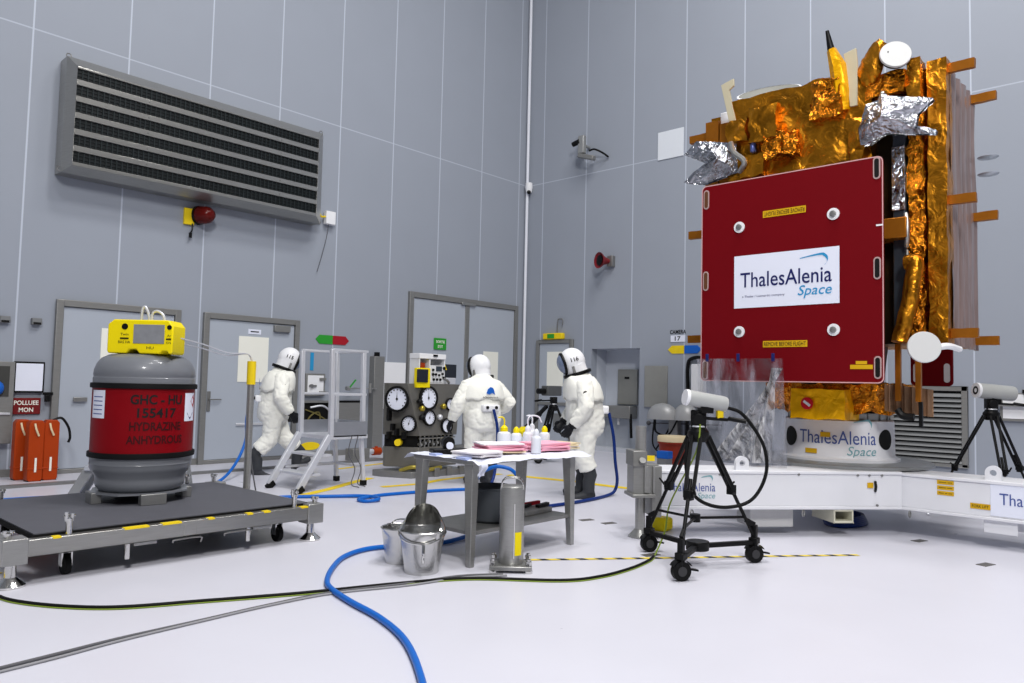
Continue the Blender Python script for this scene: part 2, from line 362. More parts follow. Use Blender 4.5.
# ------------------------------------------------------------------ things on the left wall
def sheet(name, x0, x1, z0, z1, y, m, label, cat, t=.006, group=None):
    o = MB().box(x0, x1, y-t, y, z0, z1).build(name, m); return tag(o, label, cat, group)
sheet('notice_sheet', 4.0, 4.5, 1.33, 2.06, WY-.036, PAPER, 'white notice sheet on the door behind the red drum', 'notice')
o = sheet('notice_sheet', 6.11, 6.65, 1.32, 2.08, WY-.036, PAPER, 'cream notice sheet on the door beside the walking figure', 'notice')
o = sheet('notice_sheet', 11.88, 12.36, 1.30, 2.1, WY-.036, PAPER, 'white notice sheet on the tall double door', 'notice')
o = sheet('door_plate', 6.27, 6.5, 2.125, 2.205, WY-.036, LABELW, 'small white name plate above the cream notice sheet', 'sign')
MB().box(6.31, 6.46, WY-.044, WY-.0425, 2.155, 2.175).build('printed_line', BLKINK, o)
o = tag(MB().box(WX-.042, WX-.036, 10.45, 10.92, 1.36, 2.14).build('notice_sheet', PAPER), 'white notice sheet on the narrow door behind the camera tripod', 'notice')

# air grille unit
t = thing('air_grille_unit', 'long steel air unit with six dark grille rows high on the wall', 'air unit', (5.34, WY-.022, 4.18))
X0, X1, D_ = -2.05, 2.08, -.45
h = MB(); Z0, Z1 = -.03, 1.60; I0, I1, J0, J1 = -1.97, 1.87, .05, 1.42
h.box(X0, X1, -.25, 0, Z0, Z1)
o4 = [(X0, Z0), (X1, Z0), (X1, Z1), (X0, Z1)]; i4 = [(I0, J0), (I1, J0), (I1, J1), (I0, J1)]
h.add([(x, -.25, z) for x, z in o4]+[(x, D_, z) for x, z in i4]+[(x, -.30, z) for x, z in i4], [(k, (k+1) % 4, 4+(k+1) % 4, 4+k) for k in range(4)]+[(4+k, 4+(k+1) % 4, 8+(k+1) % 4, 8+k) for k in range(4)])
rows = [(1.40-.230*i) for i in range(6)]
edges = [J1]+sum([[z, z-.152] for z in rows], [])+[J0]
for i in range(0, len(edges), 2): h.box(I0, I1, D_, D_+.05, edges[i+1], edges[i])
h.build('housing', STEELH, t, .005)
for z in rows:
    g = MB(); g.box(I0, I1, D_+.03, D_+.05, z-.153, z+.001)
    for k in range(1, 54): x = I0+(I1-I0)*k/54; g.box(x-.006, x+.006, D_+.014, D_+.03, z-.150, z-.002, 1)
    for zz in (z-.05, z-.10): g.box(I0, I1, D_+.018, D_+.03, zz-.003, zz+.003, 1)
    g.build('grille', [mat('grille_black', (20, 24, 26), .5, 0), mat('grille_bar', (40, 46, 48), .5, .2)], t)
for x, z in ((X0+.03, 1.62), (X1-.03, 1.62), (X0-.01, .02), (X1+.0, .0)):
    e = MB(); e.tube([(x+.03*math.cos(a), -.22, z+.03*math.sin(a)) for a in [i*PI/6 for i in range(13)]], .008, 6, k=2); e.build('eye_bolt', DSTEEL, t)
for k in range(5):
    for x in (-1.0, 1.15):
        e = MB(); e.cyl((x, D_-.008, rows[k]-.19), (x, D_+.002, rows[k]-.19), .012, n=8); e.build('screw', DSTEEL, t)
# beacon under it
t = thing('warning_beacon', 'red glass warning beacon on a yellow plate under the air unit', 'beacon', (5.27, WY, 3.9))
MB().box(-.16, .0, -.05, 0, -.12, .14).build('back_plate', TAPEY, t, .006)
b_ = MB(); b_.lathe([(0, -.0), (.13, .0), (.145, .05), (.13, .2), (.07, .27), (0, .285)], (.06, -.05, .05), 20, M=Euler((PI/2, 0, .45)).to_matrix()); b_.build('lens', LED, t)
b_ = MB(); b_.lathe([(.0, 0), (.15, 0), (.15, .04), (0, .04)], (.06, -.03, .05), 20, M=Euler((PI/2, 0, .45)).to_matrix()); b_.build('lens_ring', BLACK, t)
b_ = MB(); b_.tube([(-.03, -.05, -.1), (-.04, -.07, -.2), (-.06, -.06, -.26)], .012); b_.box(-.08, -.04, -.08, -.05, -.33, -.25); b_.build('pull_strap', BLACK, t)
t = thing('junction_box', 'small white cable box at the end of the air unit', 'box', (7.75, WY-.022, 4.33))
MB().box(-.1, .1, -.1, 0, -.11, .13).build('case', WHITE, t, .01)
c_ = MB(); c_.tube([(-.1, -.06, .02), (-.2, -.08, .0), (-.24, -.1, .03), (-.29, -.12, .02)], .018); c_.build('cable', TAPEY, t)
c_ = MB(); c_.tube([(-.02, -.05, -.1), (-.04, -.03, -.35), (-.12, -.02, -.7), (-.2, -.01, -1.0)], .006); c_.build('thin_cable', GREYC, t)
for x, lab in ((3.17, 'grey wall sensor beside the door frame behind the drum'), (2.80, 'grey wall sensor with a red lamp at the picture edge')):
    t = thing('wall_sensor', lab, 'sensor', (x, WY, 2.09))
    MB().box(-.06, .06, -.08, 0, -.045, .045).build('case', mat('sensor_grey', (120, 122, 124), .5), t, .008)
    MB().box(-.045, .045, -.084, -.078, -.04, -.012).build('slot', DARK, t)
    if x < 3: MB().ball((-.1, -.06, .03), .035, 12).build('lamp', LED, t)
# monitor, sign, cabinet at the far left
t = thing('wall_screen', 'white flat screen with black rim above the red sign', 'screen', (3.12, WY, 1.33))
MB().box(-.18, .18, -.06, -.01, -.21, .21).build('rim', BLACK, t, .006)
MB().box(-.16, .16, -.064, -.058, -.185, .185).build('screen_face', LABELW, t)
m_ = MB(); m_.box(.17, .29, -.09, -.05, -.24, -.2); m_.box(.19, .25, -.12, -.06, -.33, -.24); m_.build('bracket', BLACK, t, .005)
t = thing('warning_sign', 'red sign reading POLLUEE MON under the white screen', 'sign', (3.11, WY, .94))
MB().box(-.17, .17, -.03, 0, -.11, .11).build('plate', mat('sign_maroon', (112, 28, 30), .5), t, .004)
for s_, z, w in (('POLLUEE', .045, .29), ('MON', -.05, .17)): text(s_, w, .06, onplane((0, -.032, z), (1, 0, 0)), PAPER, t, bold=.02)
t = thing('wall_cabinet', 'tall steel wall cabinet with window at the left edge', 'cabinet', (2.58, WY, .45))
MB().box(-.4, .35, -.14, 0, 0, 1.08).build('case', FRAME, t, .008)
MB().box(-.3, .29, -.147, -.138, .62, 1.02).build('window', mat('cabinet_glass', (70, 70, 68), .15), t)
MB().box(.02, .32, -.16, -.138, .38, .41).build('door_handle', ALU, t, .005)
o = MB(); o.ball((0, 0, 0), (.09, .09, .1), 14); o = o.build('blue_glove_port', BLUES); o.location = (2.72, 11.53, 1.18); tag(o, 'round blue cover on the cabinet at the left edge', 'cover')
# orange cases
def orange_case(x, y, lab, rz, leanx=0):
    t = thing('orange_case', lab, 'case', (x, y, 0), rz, 'orange upright cases against the wall')
    b = MB(); W = .088
    b.prism([(-W, .03), (-W+.02, 0), (W-.02, 0), (W, .03), (W, .74), (W-.03, .78), (-W+.03, .78), (-W, .74)], 'y', -.075, .075); b.build('shell', ORANGE, t, .012)
    b = MB(); b.box(-W-.004, W+.004, -.08, .08, .15, .17); b.build('rib', ORANGE, t, .004)
    b = MB(); b.box(-.012, .012, -.082, -.073, .12, .3); b.build('pale_stripe', PAPER, t)
    b = MB(); b.tube([(-.03, -.08, .74), (-.015, -.095, .66), (.02, -.085, .58)], .012, 6); b.build('strap', CREAM, t)
    b = MB(); b.box(W-.035, W-.01, -.07, .07, -.0, .03); b.box(-W+.01, -W+.035, -.07, .07, -.0, .03); b.build('foot', BLACK, t)
    return t
orange_case(2.985, 11.33, 'orange upright case behind the other two', 0)
orange_case(3.07, 11.08, 'orange upright case at the front left of the trio', .05)
t = orange_case(3.26, 11.12, 'orange upright case nearest the door', -.05)
c_ = MB(); c_.tube([(.02, 0, .775), (.12, 0, .80), (.2, -.02, .68), (.22, -.04, .55), (.2, -.05, .48)], .016, 8); c_.build('hose', BLACK, t)
# arrow sign, stickers, hatches
t = thing('arrow_sign', 'green and red two-pointed arrow strip above the steel hatches', 'sign', (7.95, WY, 2.12))
MB().prism([(-.36, 0), (-.28, .08), (0, .08), (0, -.08), (-.28, -.08)], 'y', -.012, 0).build('green_half', GREEN, t)
MB().prism([(.36, 0), (.28, .08), (.005, .08), (.005, -.08), (.28, -.08)], 'y', -.012, 0).build('red_half', REDS, t)
sheet('blue_strip_sign', 7.50, 7.57, 1.55, 1.87, WY, LBLUE, 'narrow upright light blue strip sign on the wall', 'sign')
o = MB(); o.lathe([(0, 0), (.2, 0), (.2, .008), (0, .008)], n=28, M=Matrix(((1, 0, 0), (0, 0, -1), (0, .36, 0)))); o = o.build('oval_sticker', TAPEY); o.location = (7.56, WY, .2); tag(o, 'yellow oval sticker low on the wall behind the platform ladder', 'sticker')
t = thing('wall_box', 'white door of a square steel-framed wall box with latches', 'box', (7.575, WY, 1.295))
MB().box(-.2, .2, -.08, 0, -.2, .2).build('frame', FRAME, t, .006)
MB().box(-.165, .165, -.092, -.078, -.165, .165).build('door', WHITE, t, .005)
for z in (.1, -.14): MB().box(.07, .2, -.12, -.09, z-.025, z+.025).build('hinge', FRAME, t, .004)
m_ = MB(); m_.bar((-.14, -.11, -.02), (.0, -.11, -.02), .03, .03); m_.cyl((-.1, -.09, -.02), (-.1, -.14, -.02), .03, n=10); m_.build('latch', DSTEEL, t)
t = thing('pass_through_hatch', 'dark open hatch with tubing inside under the white wall box', 'hatch', (7.64, WY, .55))
m_ = MB(); m_.box(-.3, .3, -.06, 0, 0, .04); m_.box(-.3, .3, -.06, 0, .42, .46); m_.box(-.3, -.26, -.06, 0, 0, .46); m_.box(.26, .3, -.06, 0, 0, .46); m_.build('frame', FRAME, t, .004)
MB().box(-.26, .26, -.012, -.002, .04, .42).build('interior', DARK, t)
m_ = MB(); m_.tube([(-.2, -.03, .06), (-.1, -.04, .2), (.05, -.04, .25), (.1, -.03, .1)], .014); m_.tube([(-.22, -.03, .3), (0, -.05, .22), (.2, -.03, .12)], .012); m_.build('inner_tube', mat('olive_tube', (112, 104, 60), .5), t)
c_ = MB(); c_.tube([(-.15, -.08, .34), (.05, -.13, .37), (.2, -.12, .3), (.28, -.1, .18)], .018); c_.build('white_tube', ALU, t)
t = thing('pass_through_hatch', 'steel tray hatch with dark rim right of the dark open hatch', 'hatch', (8.30, WY, .55))
MB().box(-.32, .32, -.05, 0, 0, .46).build('frame', BLACK, t, .004)
MB().box(-.29, .285, -.062, -.045, .0, .42).build('tray', FRAME, t, .004)
t = thing('steel_column', 'grey steel box column standing against the left wall', 'column', (8.93, WY, 0))
MB().box(-.12, .12, -.16, 0, 0, 1.86).build('shaft', FRAME, t, .008)
MB().box(-.05, .03, -.12, -.04, 1.86, 1.94).build('top_fitting', BLACK, t, .006)
m_ = MB(); m_.box(-.75, -.1, -.22, -.18, 1.23, 1.25); m_.cyl((-.24, -.2, 1.16), (-.24, -.2, 1.34), .03, n=10); m_.cyl((-.78, -.2, 1.24), (-.70, -.2, 1.24), .04, n=10); m_.build('gas_pipe', STEEL, t)
m_ = MB(); m_.bar((-.72, -.22, 1.25), (-.6, -.24, 1.4), .03, .02); m_.build('valve_lever', GREEN, t)
sheet('wall_panel', 9.07, 9.68, .85, 1.76, WY, WHITE, 'plain white board on the wall behind the gauge console', 'board', .03)
t = thing('exit_sign', 'green SORTIE EXIT sign above the white instrument rack', 'sign', (10.57, WY-.04, 2.19))
MB().box(-.17, .17, -.02, 0, -.12, .12).build('plate', GREEN, t, .003)
for s_, z in (('SORTIE', .045), ('EXIT', -.055)): text(s_, .24 if z > 0 else .14, .055, onplane((0, -.023, z), (1, 0, 0)), PAPER, t, bold=.02)
t = thing('valve_box', 'low steel valve box with an orange fitting on the floor by the column', 'valve', (8.1, 10.85, 0))
MB().box(-.3, .05, -.12, .12, .0, .2).build('case', FRAME, t, .01)
m_ = MB(); m_.cyl((.05, 0, .13), (.2, 0, .13), .05, n=12); m_.build('flange', ALU, t)
m_ = MB(); m_.cyl((.2, 0, .13), (.36, 0, .13), .07, n=12); m_.cyl((.28, 0, .1), (.28, 0, .22), .03, n=10); m_.build('fitting', ORANGE, t)
# ------------------------------------------------------------------ things on the right wall
t = thing('exit_light', 'yellow and green exit light box above the narrow door', 'light', (WX, 10.72, 2.42))
MB().box(-.12, 0, -.28, .28, 0, .14).build('case', TAPEY, t, .02)
MB().box(-.13, -.11, -.06, .14, .02, .12).build('green_plate', GREEN, t, .004)
m_ = MB(); m_.tube([(-.05, -.1, .12), (-.05, -.1, .42), (-.05, -.16, .46), (-.05, -.24, .44), (-.05, -.24, .32)], .014, 6, k=4); m_.build('conduit', DSTEEL, t)
t = thing('wash_basin', 'steel wall basin with a back panel inside the wall recess', 'basin', (WX+.568, 9.15, .7))
MB().box(-.06, 0, -.3, .2, .3, 1.06).build('back_panel', mat('basin_steel', (150, 150, 145), .4, .5, .08, 6), t, .006)
MB().box(-.3, 0, -.28, .44, 0, .27).build('bowl', FRAME, t, .015)
MB().box(-.066, -.058, -.1, .02, .85, .9).build('slot', DARK, t)
m_ = MB(); m_.cyl((-.15, .1, -.14), (-.15, .1, 0), .03, n=10); m_.build('drain', WHITE, t)
m_ = MB(); m_.tube([(-.25, -.27, .1), (-.28, -.3, -.15), (-.26, -.3, -.4)], .03); m_.build('black_hose', BLACK, t)
t = thing('access_panel', 'grey steel access panel on the wall right of the recess', 'panel', (WX, 8.07, .98))
MB().box(-.03, 0, -.27, .26, 0, .84).build('door', mat('panel_steel', (158, 158, 153), .45, .4, .08, 6), t, .006); MB().box(-.04, -.03, -.23, -.2, .38, .46).build('latch', STEEL, t)
t = thing('arrow_sign', 'yellow and blue two-pointed arrow strip left of the red cover', 'sign', (WX, 7.43, 2.145))
MB().prism([(.37, 0), (.28, .08), (.01, .08), (.01, -.08), (.28, -.08)], 'x', -.012, 0).build('yellow_half', TAPEY, t)
MB().prism([(-.37, 0), (-.28, .08), (0, .08), (0, -.08), (-.28, -.08)], 'x', -.012, 0).build('blue_half', BLUES, t)
t = thing('number_sign', 'small white sign reading CAMERA 17 above the arrow strip', 'sign', (WX, 7.58, 2.3))
MB().box(-.012, 0, -.16, .16, 0, .13).build('plate', LABELW, t); text('17', .13, .09, onplane((-.015, 0, .065), (0, -1, 0)), BLKINK, t, bold=.02)
text('CAMERA', .36, .08, onplane((-.006, 0, .2), (0, -1, 0)), BLKINK, t, bold=.02)
t = thing('surveillance_camera', 'grey wall camera on a bracket high on the right wall', 'camera', (WX, 9.75, 6.45))
m_ = MB(); m_.box(-.36, -.24, .0, .16, .02, .42); m_.box(-.24, 0, .06, .12, .2, .26); m_.build('bracket', mat('camera_grey', (150, 152, 152), .4, .4), t, .02)
m_ = MB(); m_.bar((-.30, .16, .0), (-.30, -.26, -.14), .13, .1); m_.build('housing', FRAME, t, .02)
m_ = MB(); m_.cyl((-.34, .12, .3), (-.34, .30, .26), .055, n=14); m_.build('lens', BLACK, t)
m_ = MB(); m_.tube([(-.28, -.1, .06), (-.24, -.22, .08), (-.14, -.36, .0), (-.03, -.44, -.08)], .022); m_.build('cable', BLACK, t)
t = thing('siren_horn', 'red siren horn on the right wall below the camera', 'siren', (WX, 9.15, 4.06))
m_ = MB(); m_.lathe([(.05, 0), (.06, .12), (.1, .22), (.17, .32), (.175, .34), (.12, .3), (0, .25)], (-.02, .04, .0), 22, M=Euler((0, -PI/2, -.35)).to_matrix()); m_.build('bell', mat('siren_red', (118, 28, 36), .35), t)
m_ = MB(); m_.lathe([(0, .26), (.11, .32), (.02, .34), (0, .34)], (-.02, .04, .0), 18, M=Euler((0, -PI/2, -.35)).to_matrix()); m_.build('throat', BLACK, t)
m_ = MB(); m_.box(-.12, 0, -.04, .1, -.12, .12); m_.build('mount', DSTEEL, t, .01)
tag(MB().box(WX-.02, WX, 7.49, 8.08, 6.06, 6.64).build('blank_panel', mat('panel_white', (214, 219, 226), .5, 0, .02)), 'blank white square panel high on the right wall', 'panel')
t = thing('wall_sensor', 'small white sensor on the pipe in the room corner', 'sensor', (13.17, 11.55, 6.05))
m_ = MB(); m_.lathe([(0, -.16), (.07, -.13), (.09, 0), (.08, .1), (0, .12)], n=16); m_.build('case', WHITE, t); m_ = MB(); m_.ball((-.04, -.04, -.13), .05, 10); m_.build('lens', BLACK, t)
# louvre
t = thing('louvre_grille', 'wide grey louvre grille set in the right wall', 'grille', (WX, 3.12, .26))
Hh = 1.24; m_ = MB(); m_.box(-.06, 0, -.56, -.48, 0, Hh); m_.box(-.06, 0, .48, .56, 0, Hh); m_.box(-.06, 0, -.56, .56, Hh-.07, Hh); m_.box(-.06, 0, -.56, .56, 0, .05); m_.build('frame', FRAME, t, .005)
MB().box(-.012, -.001, -.48, .48, .05, Hh-.07).build('backing', DARK, t)
for k in range(14):
    z = .07+k*.0785; m_ = MB(); m_.prism([(-.075, z-.012), (-.06, z-.014), (-.014, z+.042), (-.03, z+.042)], 'y', -.48, .48); m_.build('slat', mat('slat_grey', (120, 122, 124), .45, .2), t)
t = thing('white_board', 'white board in a grey frame at the right edge', 'board', (WX, 1.8, 1.0))
MB().box(-.05, 0, -.5, .34, 0, .42).build('frame', FRAME, t, .006); MB().box(-.056, -.048, -.48, .3, .04, .4).build('face', WHITE, t)
m_ = MB(); m_.box(-.14, -.04, -.2, .36, .22, .26); m_.build('pen_ledge', FRAME, t, .004); MB().box(-.1, -.04, -.1, .05, .42, .47).build('clip', BLACK, t)
t = thing('dome_hood_device', 'grey half-dome hood on the wall trailing black cables', 'device', (WX, 7.66, .76))
m_ = MB()
for y0, r_, x0 in ((.10, .33, -.26), (-.36, .25, -.16)):
    m_.lathe([(1, 0), (.98, .25), (.9, .5), (.72, .75), (.45, .92), (0, 1)], (x0, y0, 0), 24, M=Matrix.Diagonal((.22, r_, .32)))
m_.build('hood', mat('hood_grey', (172, 173, 174), .4, .2), t)
m_ = MB(); m_.tube([(-.2, .3, 0), (-.25, .25, -.25), (-.2, 0, -.3), (-.2, -.2, 0)], .02); m_.tube([(-.15, .35, 0), (-.15, .38, -.5), (-.15, .2, -.7)], .016); m_.tube([(-.15, -.1, 0), (-.18, .1, -.35), (-.15, .3, -.6)], .018); m_.build('cable', BLACK, t)
MB().box(-.2, -.05, -.2, .0, -.45, .0).build('bracket', DSTEEL, t, .01)
o = MB(); o.tube([(WX-.05, 6.9, 1.98), (WX-.05, 7.22, 1.97), (WX-.05, 7.33, 1.82), (WX-.05, 7.32, 1.2), (WX-.05, 7.34, .35)], .035, 8, k=5); tag(o.build('wall_cable', BLACK), 'thick black cable running down the wall beside the red cover', 'cable')
o = MB(); o.cyl((WX-.06, 8.2, .66), (WX-.06, 6.6, .70), .012, n=6); o.ball((WX-.06, 8.2, .66), .05, 10); tag(o.build('wall_wire', GREYC), 'thin horizontal grey wire with a knob on the wall', 'wire')
o = MB(); o.box(WX-.16, WX, 6.95, 7.2, 1.2, 1.85); tag(o.build('wall_locker', WHITE, bevel=.01), 'white box on the wall beside the thick black cable', 'box')
# pail
t = thing('lidded_pail', 'red-brown pail with cream lid behind the white beam', 'pail', (11.6, 6.72, 0))
m_ = MB(); m_.lathe([(0, 0), (.2, 0), (.24, .42), (.26, .42), (.26, .45), (0, .45)], n=28); m_.build('pail_body', BRICK, t)
m_ = MB(); m_.lathe([(0, .45), (.265, .45), (.265, .53), (.25, .55), (0, .55)], n=28); m_.build('lid', CREAM, t)
o = MB(); o.box(-.08, .08, -.1, .1, 0, .2); o.box(-.085, .085, -.105, .105, .2, .32, 1); o = o.build('small_carton', [DSTEEL, BLUES], bevel=.005); o.location = (11.1, 6.58, 0); tag(o, 'small box with a bright blue top in front of the pail', 'box')
# ================================================================== LEFT: CART, DRUM
t = thing('platform_cart', 'low steel platform cart with grey rubber top carrying the red drum', 'cart', (2.62, 6.55, 0))
cx, cy = 2.62, 6.55
f = MB(); X0, X1, Y0, Y1 = 1.42-cx, 3.765-cx, 5.61-cy, 7.5-cy
f.box(X0, X1, Y0, Y0+.08, .19, .30); f.box(X0, X1, Y1-.08, Y1, .19, .30); f.box(X0, X0+.08, Y0, Y1, .19, .30); f.box(X1-.08, X1, Y0, Y1, .19, .30); f.box(-.05, .05, Y0, Y1, .19, .28)
f.build('frame', STEELH, t, .006)
MB().box(1.6-cx, 3.68-cx, 5.69-cy, 7.42-cy, .275, .315).build('edge_board', RUBBER, t)
MB().box(1.605-cx, 3.675-cx, 5.695-cy, 7.415-cy, .315, .322).build('rubber_top', MATG, t)
for x in (X0+.06, X1-.06):
    for y in (Y0+.07, Y1-.07):
        b = MB(); b.box(x-.075, x+.075, y-.08, y+.08, .15, .315); b.build('corner_block', STEEL, t, .006)
        b = MB(); b.lathe([(0, 0), (.085, 0), (.09, .015), (.05, .05), (.035, .065), (.03, .16), (0, .16)], (x, y, 0), 24); b.build('levelling_foot', POLISH, t)
for x in (X0+.42, X1-.3):
    for y in (Y0+.2, Y1-.2):
        w = MB(); w.cyl((x-.02, y, .07), (x+.02, y, .07), .07, n=20); c = w.build('caster', RUBBER, t)
        w = MB(); w.box(x-.05, x+.05, y-.05, y+.05, .165, .19); w.box(x-.035, x-.025, y-.03, y+.03, .06, .17); w.box(x+.025, x+.035, y-.03, y+.03, .06, .17); w.build('caster_fork', POLISH, c)
def pin(x, y, h, z0=.30):
    m_ = MB(); m_.cyl((x, y, z0), (x, y, z0+h*.72), .022, n=14); m_.cyl((x-.018, y, z0+h*.6), (x-.018, y, z0+h), .013, n=10); m_.cyl((x+.018, y, z0+h*.6), (x+.018, y, z0+h*.92), .013, n=10); m_.cyl((x-.035, y, z0+h*.83), (x+.035, y, z0+h*.83), .008, n=8); m_.build('guide_pin', POLISH, t)
for x, y, h in ((1.80, 5.65, .15), (3.52, 5.65, .15), (3.74, 5.68, .07), (1.84, 7.46, .11), (3.42, 7.46, .12), (3.7, 7.46, .1), (1.46, 5.7, .06)): pin(x-cx, y-cy, h)
for x, w in ((1.72, .05), (2.23, .17), (2.48, .14), (2.78, .05), (3.1, .05), (3.25, .06), (3.6, .07)):
    MB().box(x-w/2-cx, x+w/2-cx, Y0-.003, Y0+.05, .29, .303).build('yellow_tape_mark', TAPEY, t)
for x in (2.18, 3.1):
    m_ = MB(); m_.cyl((x-cx, Y0+.03, .08), (x-cx, Y0+.03, .19), .02, n=12); m_.build('support_pin', POLISH, t)
    m_ = MB(); m_.bar((x+.04-cx, Y0+.03, .175), (x+.2-cx, Y0+.03, .175), .03, .02); m_.build('latch', STEEL, t)
for x in (2.5, 2.9):
    m_ = MB(); m_.tube([(x-cx, Y0+.02, .15), (x+.01-cx, Y0+.01, .17), (x+.2-cx, Y0+.01, .17), (x+.21-cx, Y0+.02, .13)], .007, 6, k=3); m_.build('wire_handle', DSTEEL, t)
# red drum
DX, DY = 2.688, 6.745; R_ = .405
t = thing('fuel_drum', 'large drum with red middle, grey ends and black hoops on the cart', 'drum', (DX, DY, .322))
z0 = .322
b = MB()
for k in range(4):
    a = math.radians(-112+16+90*k); M = Matrix.Translation((math.cos(a)*.37, math.sin(a)*.37, 0)) @ Matrix.Rotation(a, 4, 'Z')
    b = MB(); b.box(-.05, .03, -.10, .10, 0, .09, M=M); b.build('base_block', DSTEEL, t, .005)
b = MB(); b.lathe([(0, .078), (.40, .078), (.40, .092), (0, .092)], n=8); b.build('base_plate', GREYP, t)
prof = [(0, .09), (.29, .09), (.32, .1), (.345, .13), (.35, .15), (.352, .17), (.35, .19), (.352, .215), (.385, .26), (.398, .29), (.398, .315), (.401, .32), (.398, .325), (.398, .36), (.404, .375)]
b = MB(); b.lathe(prof, n=48); b.build('lower_shell', GREYP, t)
for z in (.375, .95): b = MB(); b.lathe([(.395, z), (R_+.014, z+.004), (R_+.016, z+.024), (R_+.014, z+.044), (.395, z+.048)], n=48); b.build('hoop', RUBBER, t)
b = MB(); b.lathe([(.402, .42), (.402, .955)], n=48); b.build('red_shell', REDP, t)
b = MB(); b.lathe([(.402, .99), (.402, 1.04), (.398, 1.045), (.398, 1.06), (.401, 1.065), (.396, 1.11), (.378, 1.16), (.345, 1.205), (.29, 1.235), (.18, 1.25), (0, 1.256)], n=48); b.build('dome', GREYP, t)
A0 = math.radians(-111.7+15)
def ondrum(a0, z, r=.4045): return lambda a, b_: Vector((r*math.cos(a0+a/r), r*math.sin(a0+a/r), z+b_))
for s_, z, w, h, m_ in (('GHC - HU', .865, .42, .08, BLKINK), ('155417', .755, .31, .08, BLKINK), ('HYDRAZINE', .645, .42, .07, REDINK), ('ANHYDROUS', .535, .46, .07, REDINK)):
    text(s_, w, h, ondrum(A0, z), m_, t, bold=.025)
def drum_label(a0, z, w, h, r=.4032):
    m_ = MB(); fn = ondrum(a0, z, r); m_.grid(lambda u, v: fn((u-.5)*w, (v-.5)*h), 8, 1); return m_.build('paper_label', LABELW, t)
l1 = drum_label(A0-math.radians(74), .82, .18, .23)
fn = ondrum(A0-math.radians(74), .82, .4042)
for k in range(5):
    m_ = MB(); m_.grid(lambda u, v: fn((u-.5)*.13, .06-k*.035+(v-.5)*.008), 4, 1); m_.build('printed_line', INKB, l1)
l2 = drum_label(A0+math.radians(48), .80, .17, .24); fn = ondrum(A0+math.radians(48), .80, .4044)
m_ = MB(); m_.add([fn(-.055, -.05), fn(.055, -.05), fn(0, -.11)], [(0, 1, 2)]); m_.build('hazard_mark', NAVY, l2)
m_ = MB(); m_.add([fn(.0, .05), fn(.06, .11), fn(.08, .05), fn(.06, -.01)], [(0, 1, 2, 3)]); m_.build('hazard_mark', REDS, l2)
# detector on the drum
t = thing('leak_detector', 'yellow box instrument with grey display sitting on the red drum', 'detector', (2.629, 6.609, z0+1.245), math.radians(-48))
W, D2, H2 = .275, .12, .285
poly = [(-W, .02), (-W+.01, 0), (-.11, 0), (-.08, .035), (-.03, .035), (0, 0), (.17, 0), (.19, .025), (.23, .025), (.245, 0), (W-.01, 0), (W, .02), (W, H2-.05), (W-.04, H2), (-W+.05, H2), (-W, H2-.04)]
MB().prism(poly, 'y', -D2, D2).build('case', YELLOW, t, .012)
MB().box(-.055, .205, -D2-.006, -D2+.01, .085, .245).build('display', GLASSG, t, .003)
for x in (-.13, .245):
    m_ = MB(); m_.cyl((x, -D2-.005, .225), (x, -D2+.01, .225), .026 if x < 0 else .02, n=18); m_.build('knob', BLACK, t)
for x, z, w, h, s_ in ((-.13, .16, .07, .02, 'Twin'), (-.13, .095, .1, .022, 'BAS HA'), (.09, .05, .06, .022, 'HU'), (.245, .155, .035, .018, 'Ar'), (.242, .095, .04, .018, 'ON')):
    text(s_, w, h, onplane((x, -D2-.003, z), (1, 0, 0)), BLKINK, t)
for x, w in ((-.13, .07), (.243, .04)): MB().box(x-w/2, x+w/2, -D2-.006, -D2+.005, .12, .132).build('slot', BLACK, t)
for x0, x1, h in ((-.055, .02, .12), (.035, .15, .085)):
    m_ = MB(); m_.tube([(x0, 0, H2-.01), (x0+.005, 0, H2+h*.8), ((x0+x1)/2-.01, 0, H2+h), (x1-.02, 0, H2+h*.6), (x1, 0, H2-.01)], .011, 8); m_.build('hose_loop', ALU, t)
# sampling post with twin tubes
t = thing('sampling_post', 'thin steel post with yellow tape at its top behind the drum', 'post', (3.75, 6.88, .30))
m_ = MB(); m_.cyl((0, 0, 0), (0, 0, 1.12), .034, n=16); m_.build('pole', STEEL, t)
m_ = MB(); m_.cyl((0, 0, 1.02), (0, 0, 1.25), .042, n=14); m_.build('top_tape', TAPEY, t)
m_ = MB(); m_.cyl((0, 0, .125), (0, 0, .175), .033, n=14); m_.build('low_tape', TAPEY, t)
for k, (dz, dy) in enumerate(((0, 0), (-.035, .02))):
    m_ = MB(); m_.tube([(2.82-3.75, 6.42-6.88+dy, 1.735-.322+dz), (3.15-3.75, 6.65-6.88+dy, 1.70-.322+dz), (3.45-3.75, 6.78-6.88+dy, 1.64-.322+dz*.7), (3.69-3.75, 6.86-6.88, 1.64-.322), (.005+.01*k, .0, 1.23)], .006, 8); m_.build('tube', ALU, t)
m_ = MB(); m_.tube([(.03, 0, .3), (.06, -.02, .1), (.1, -.03, -.1), (.12, -.06, -.3)], .007, 6); m_.build('thin_cable', GREYC, t)
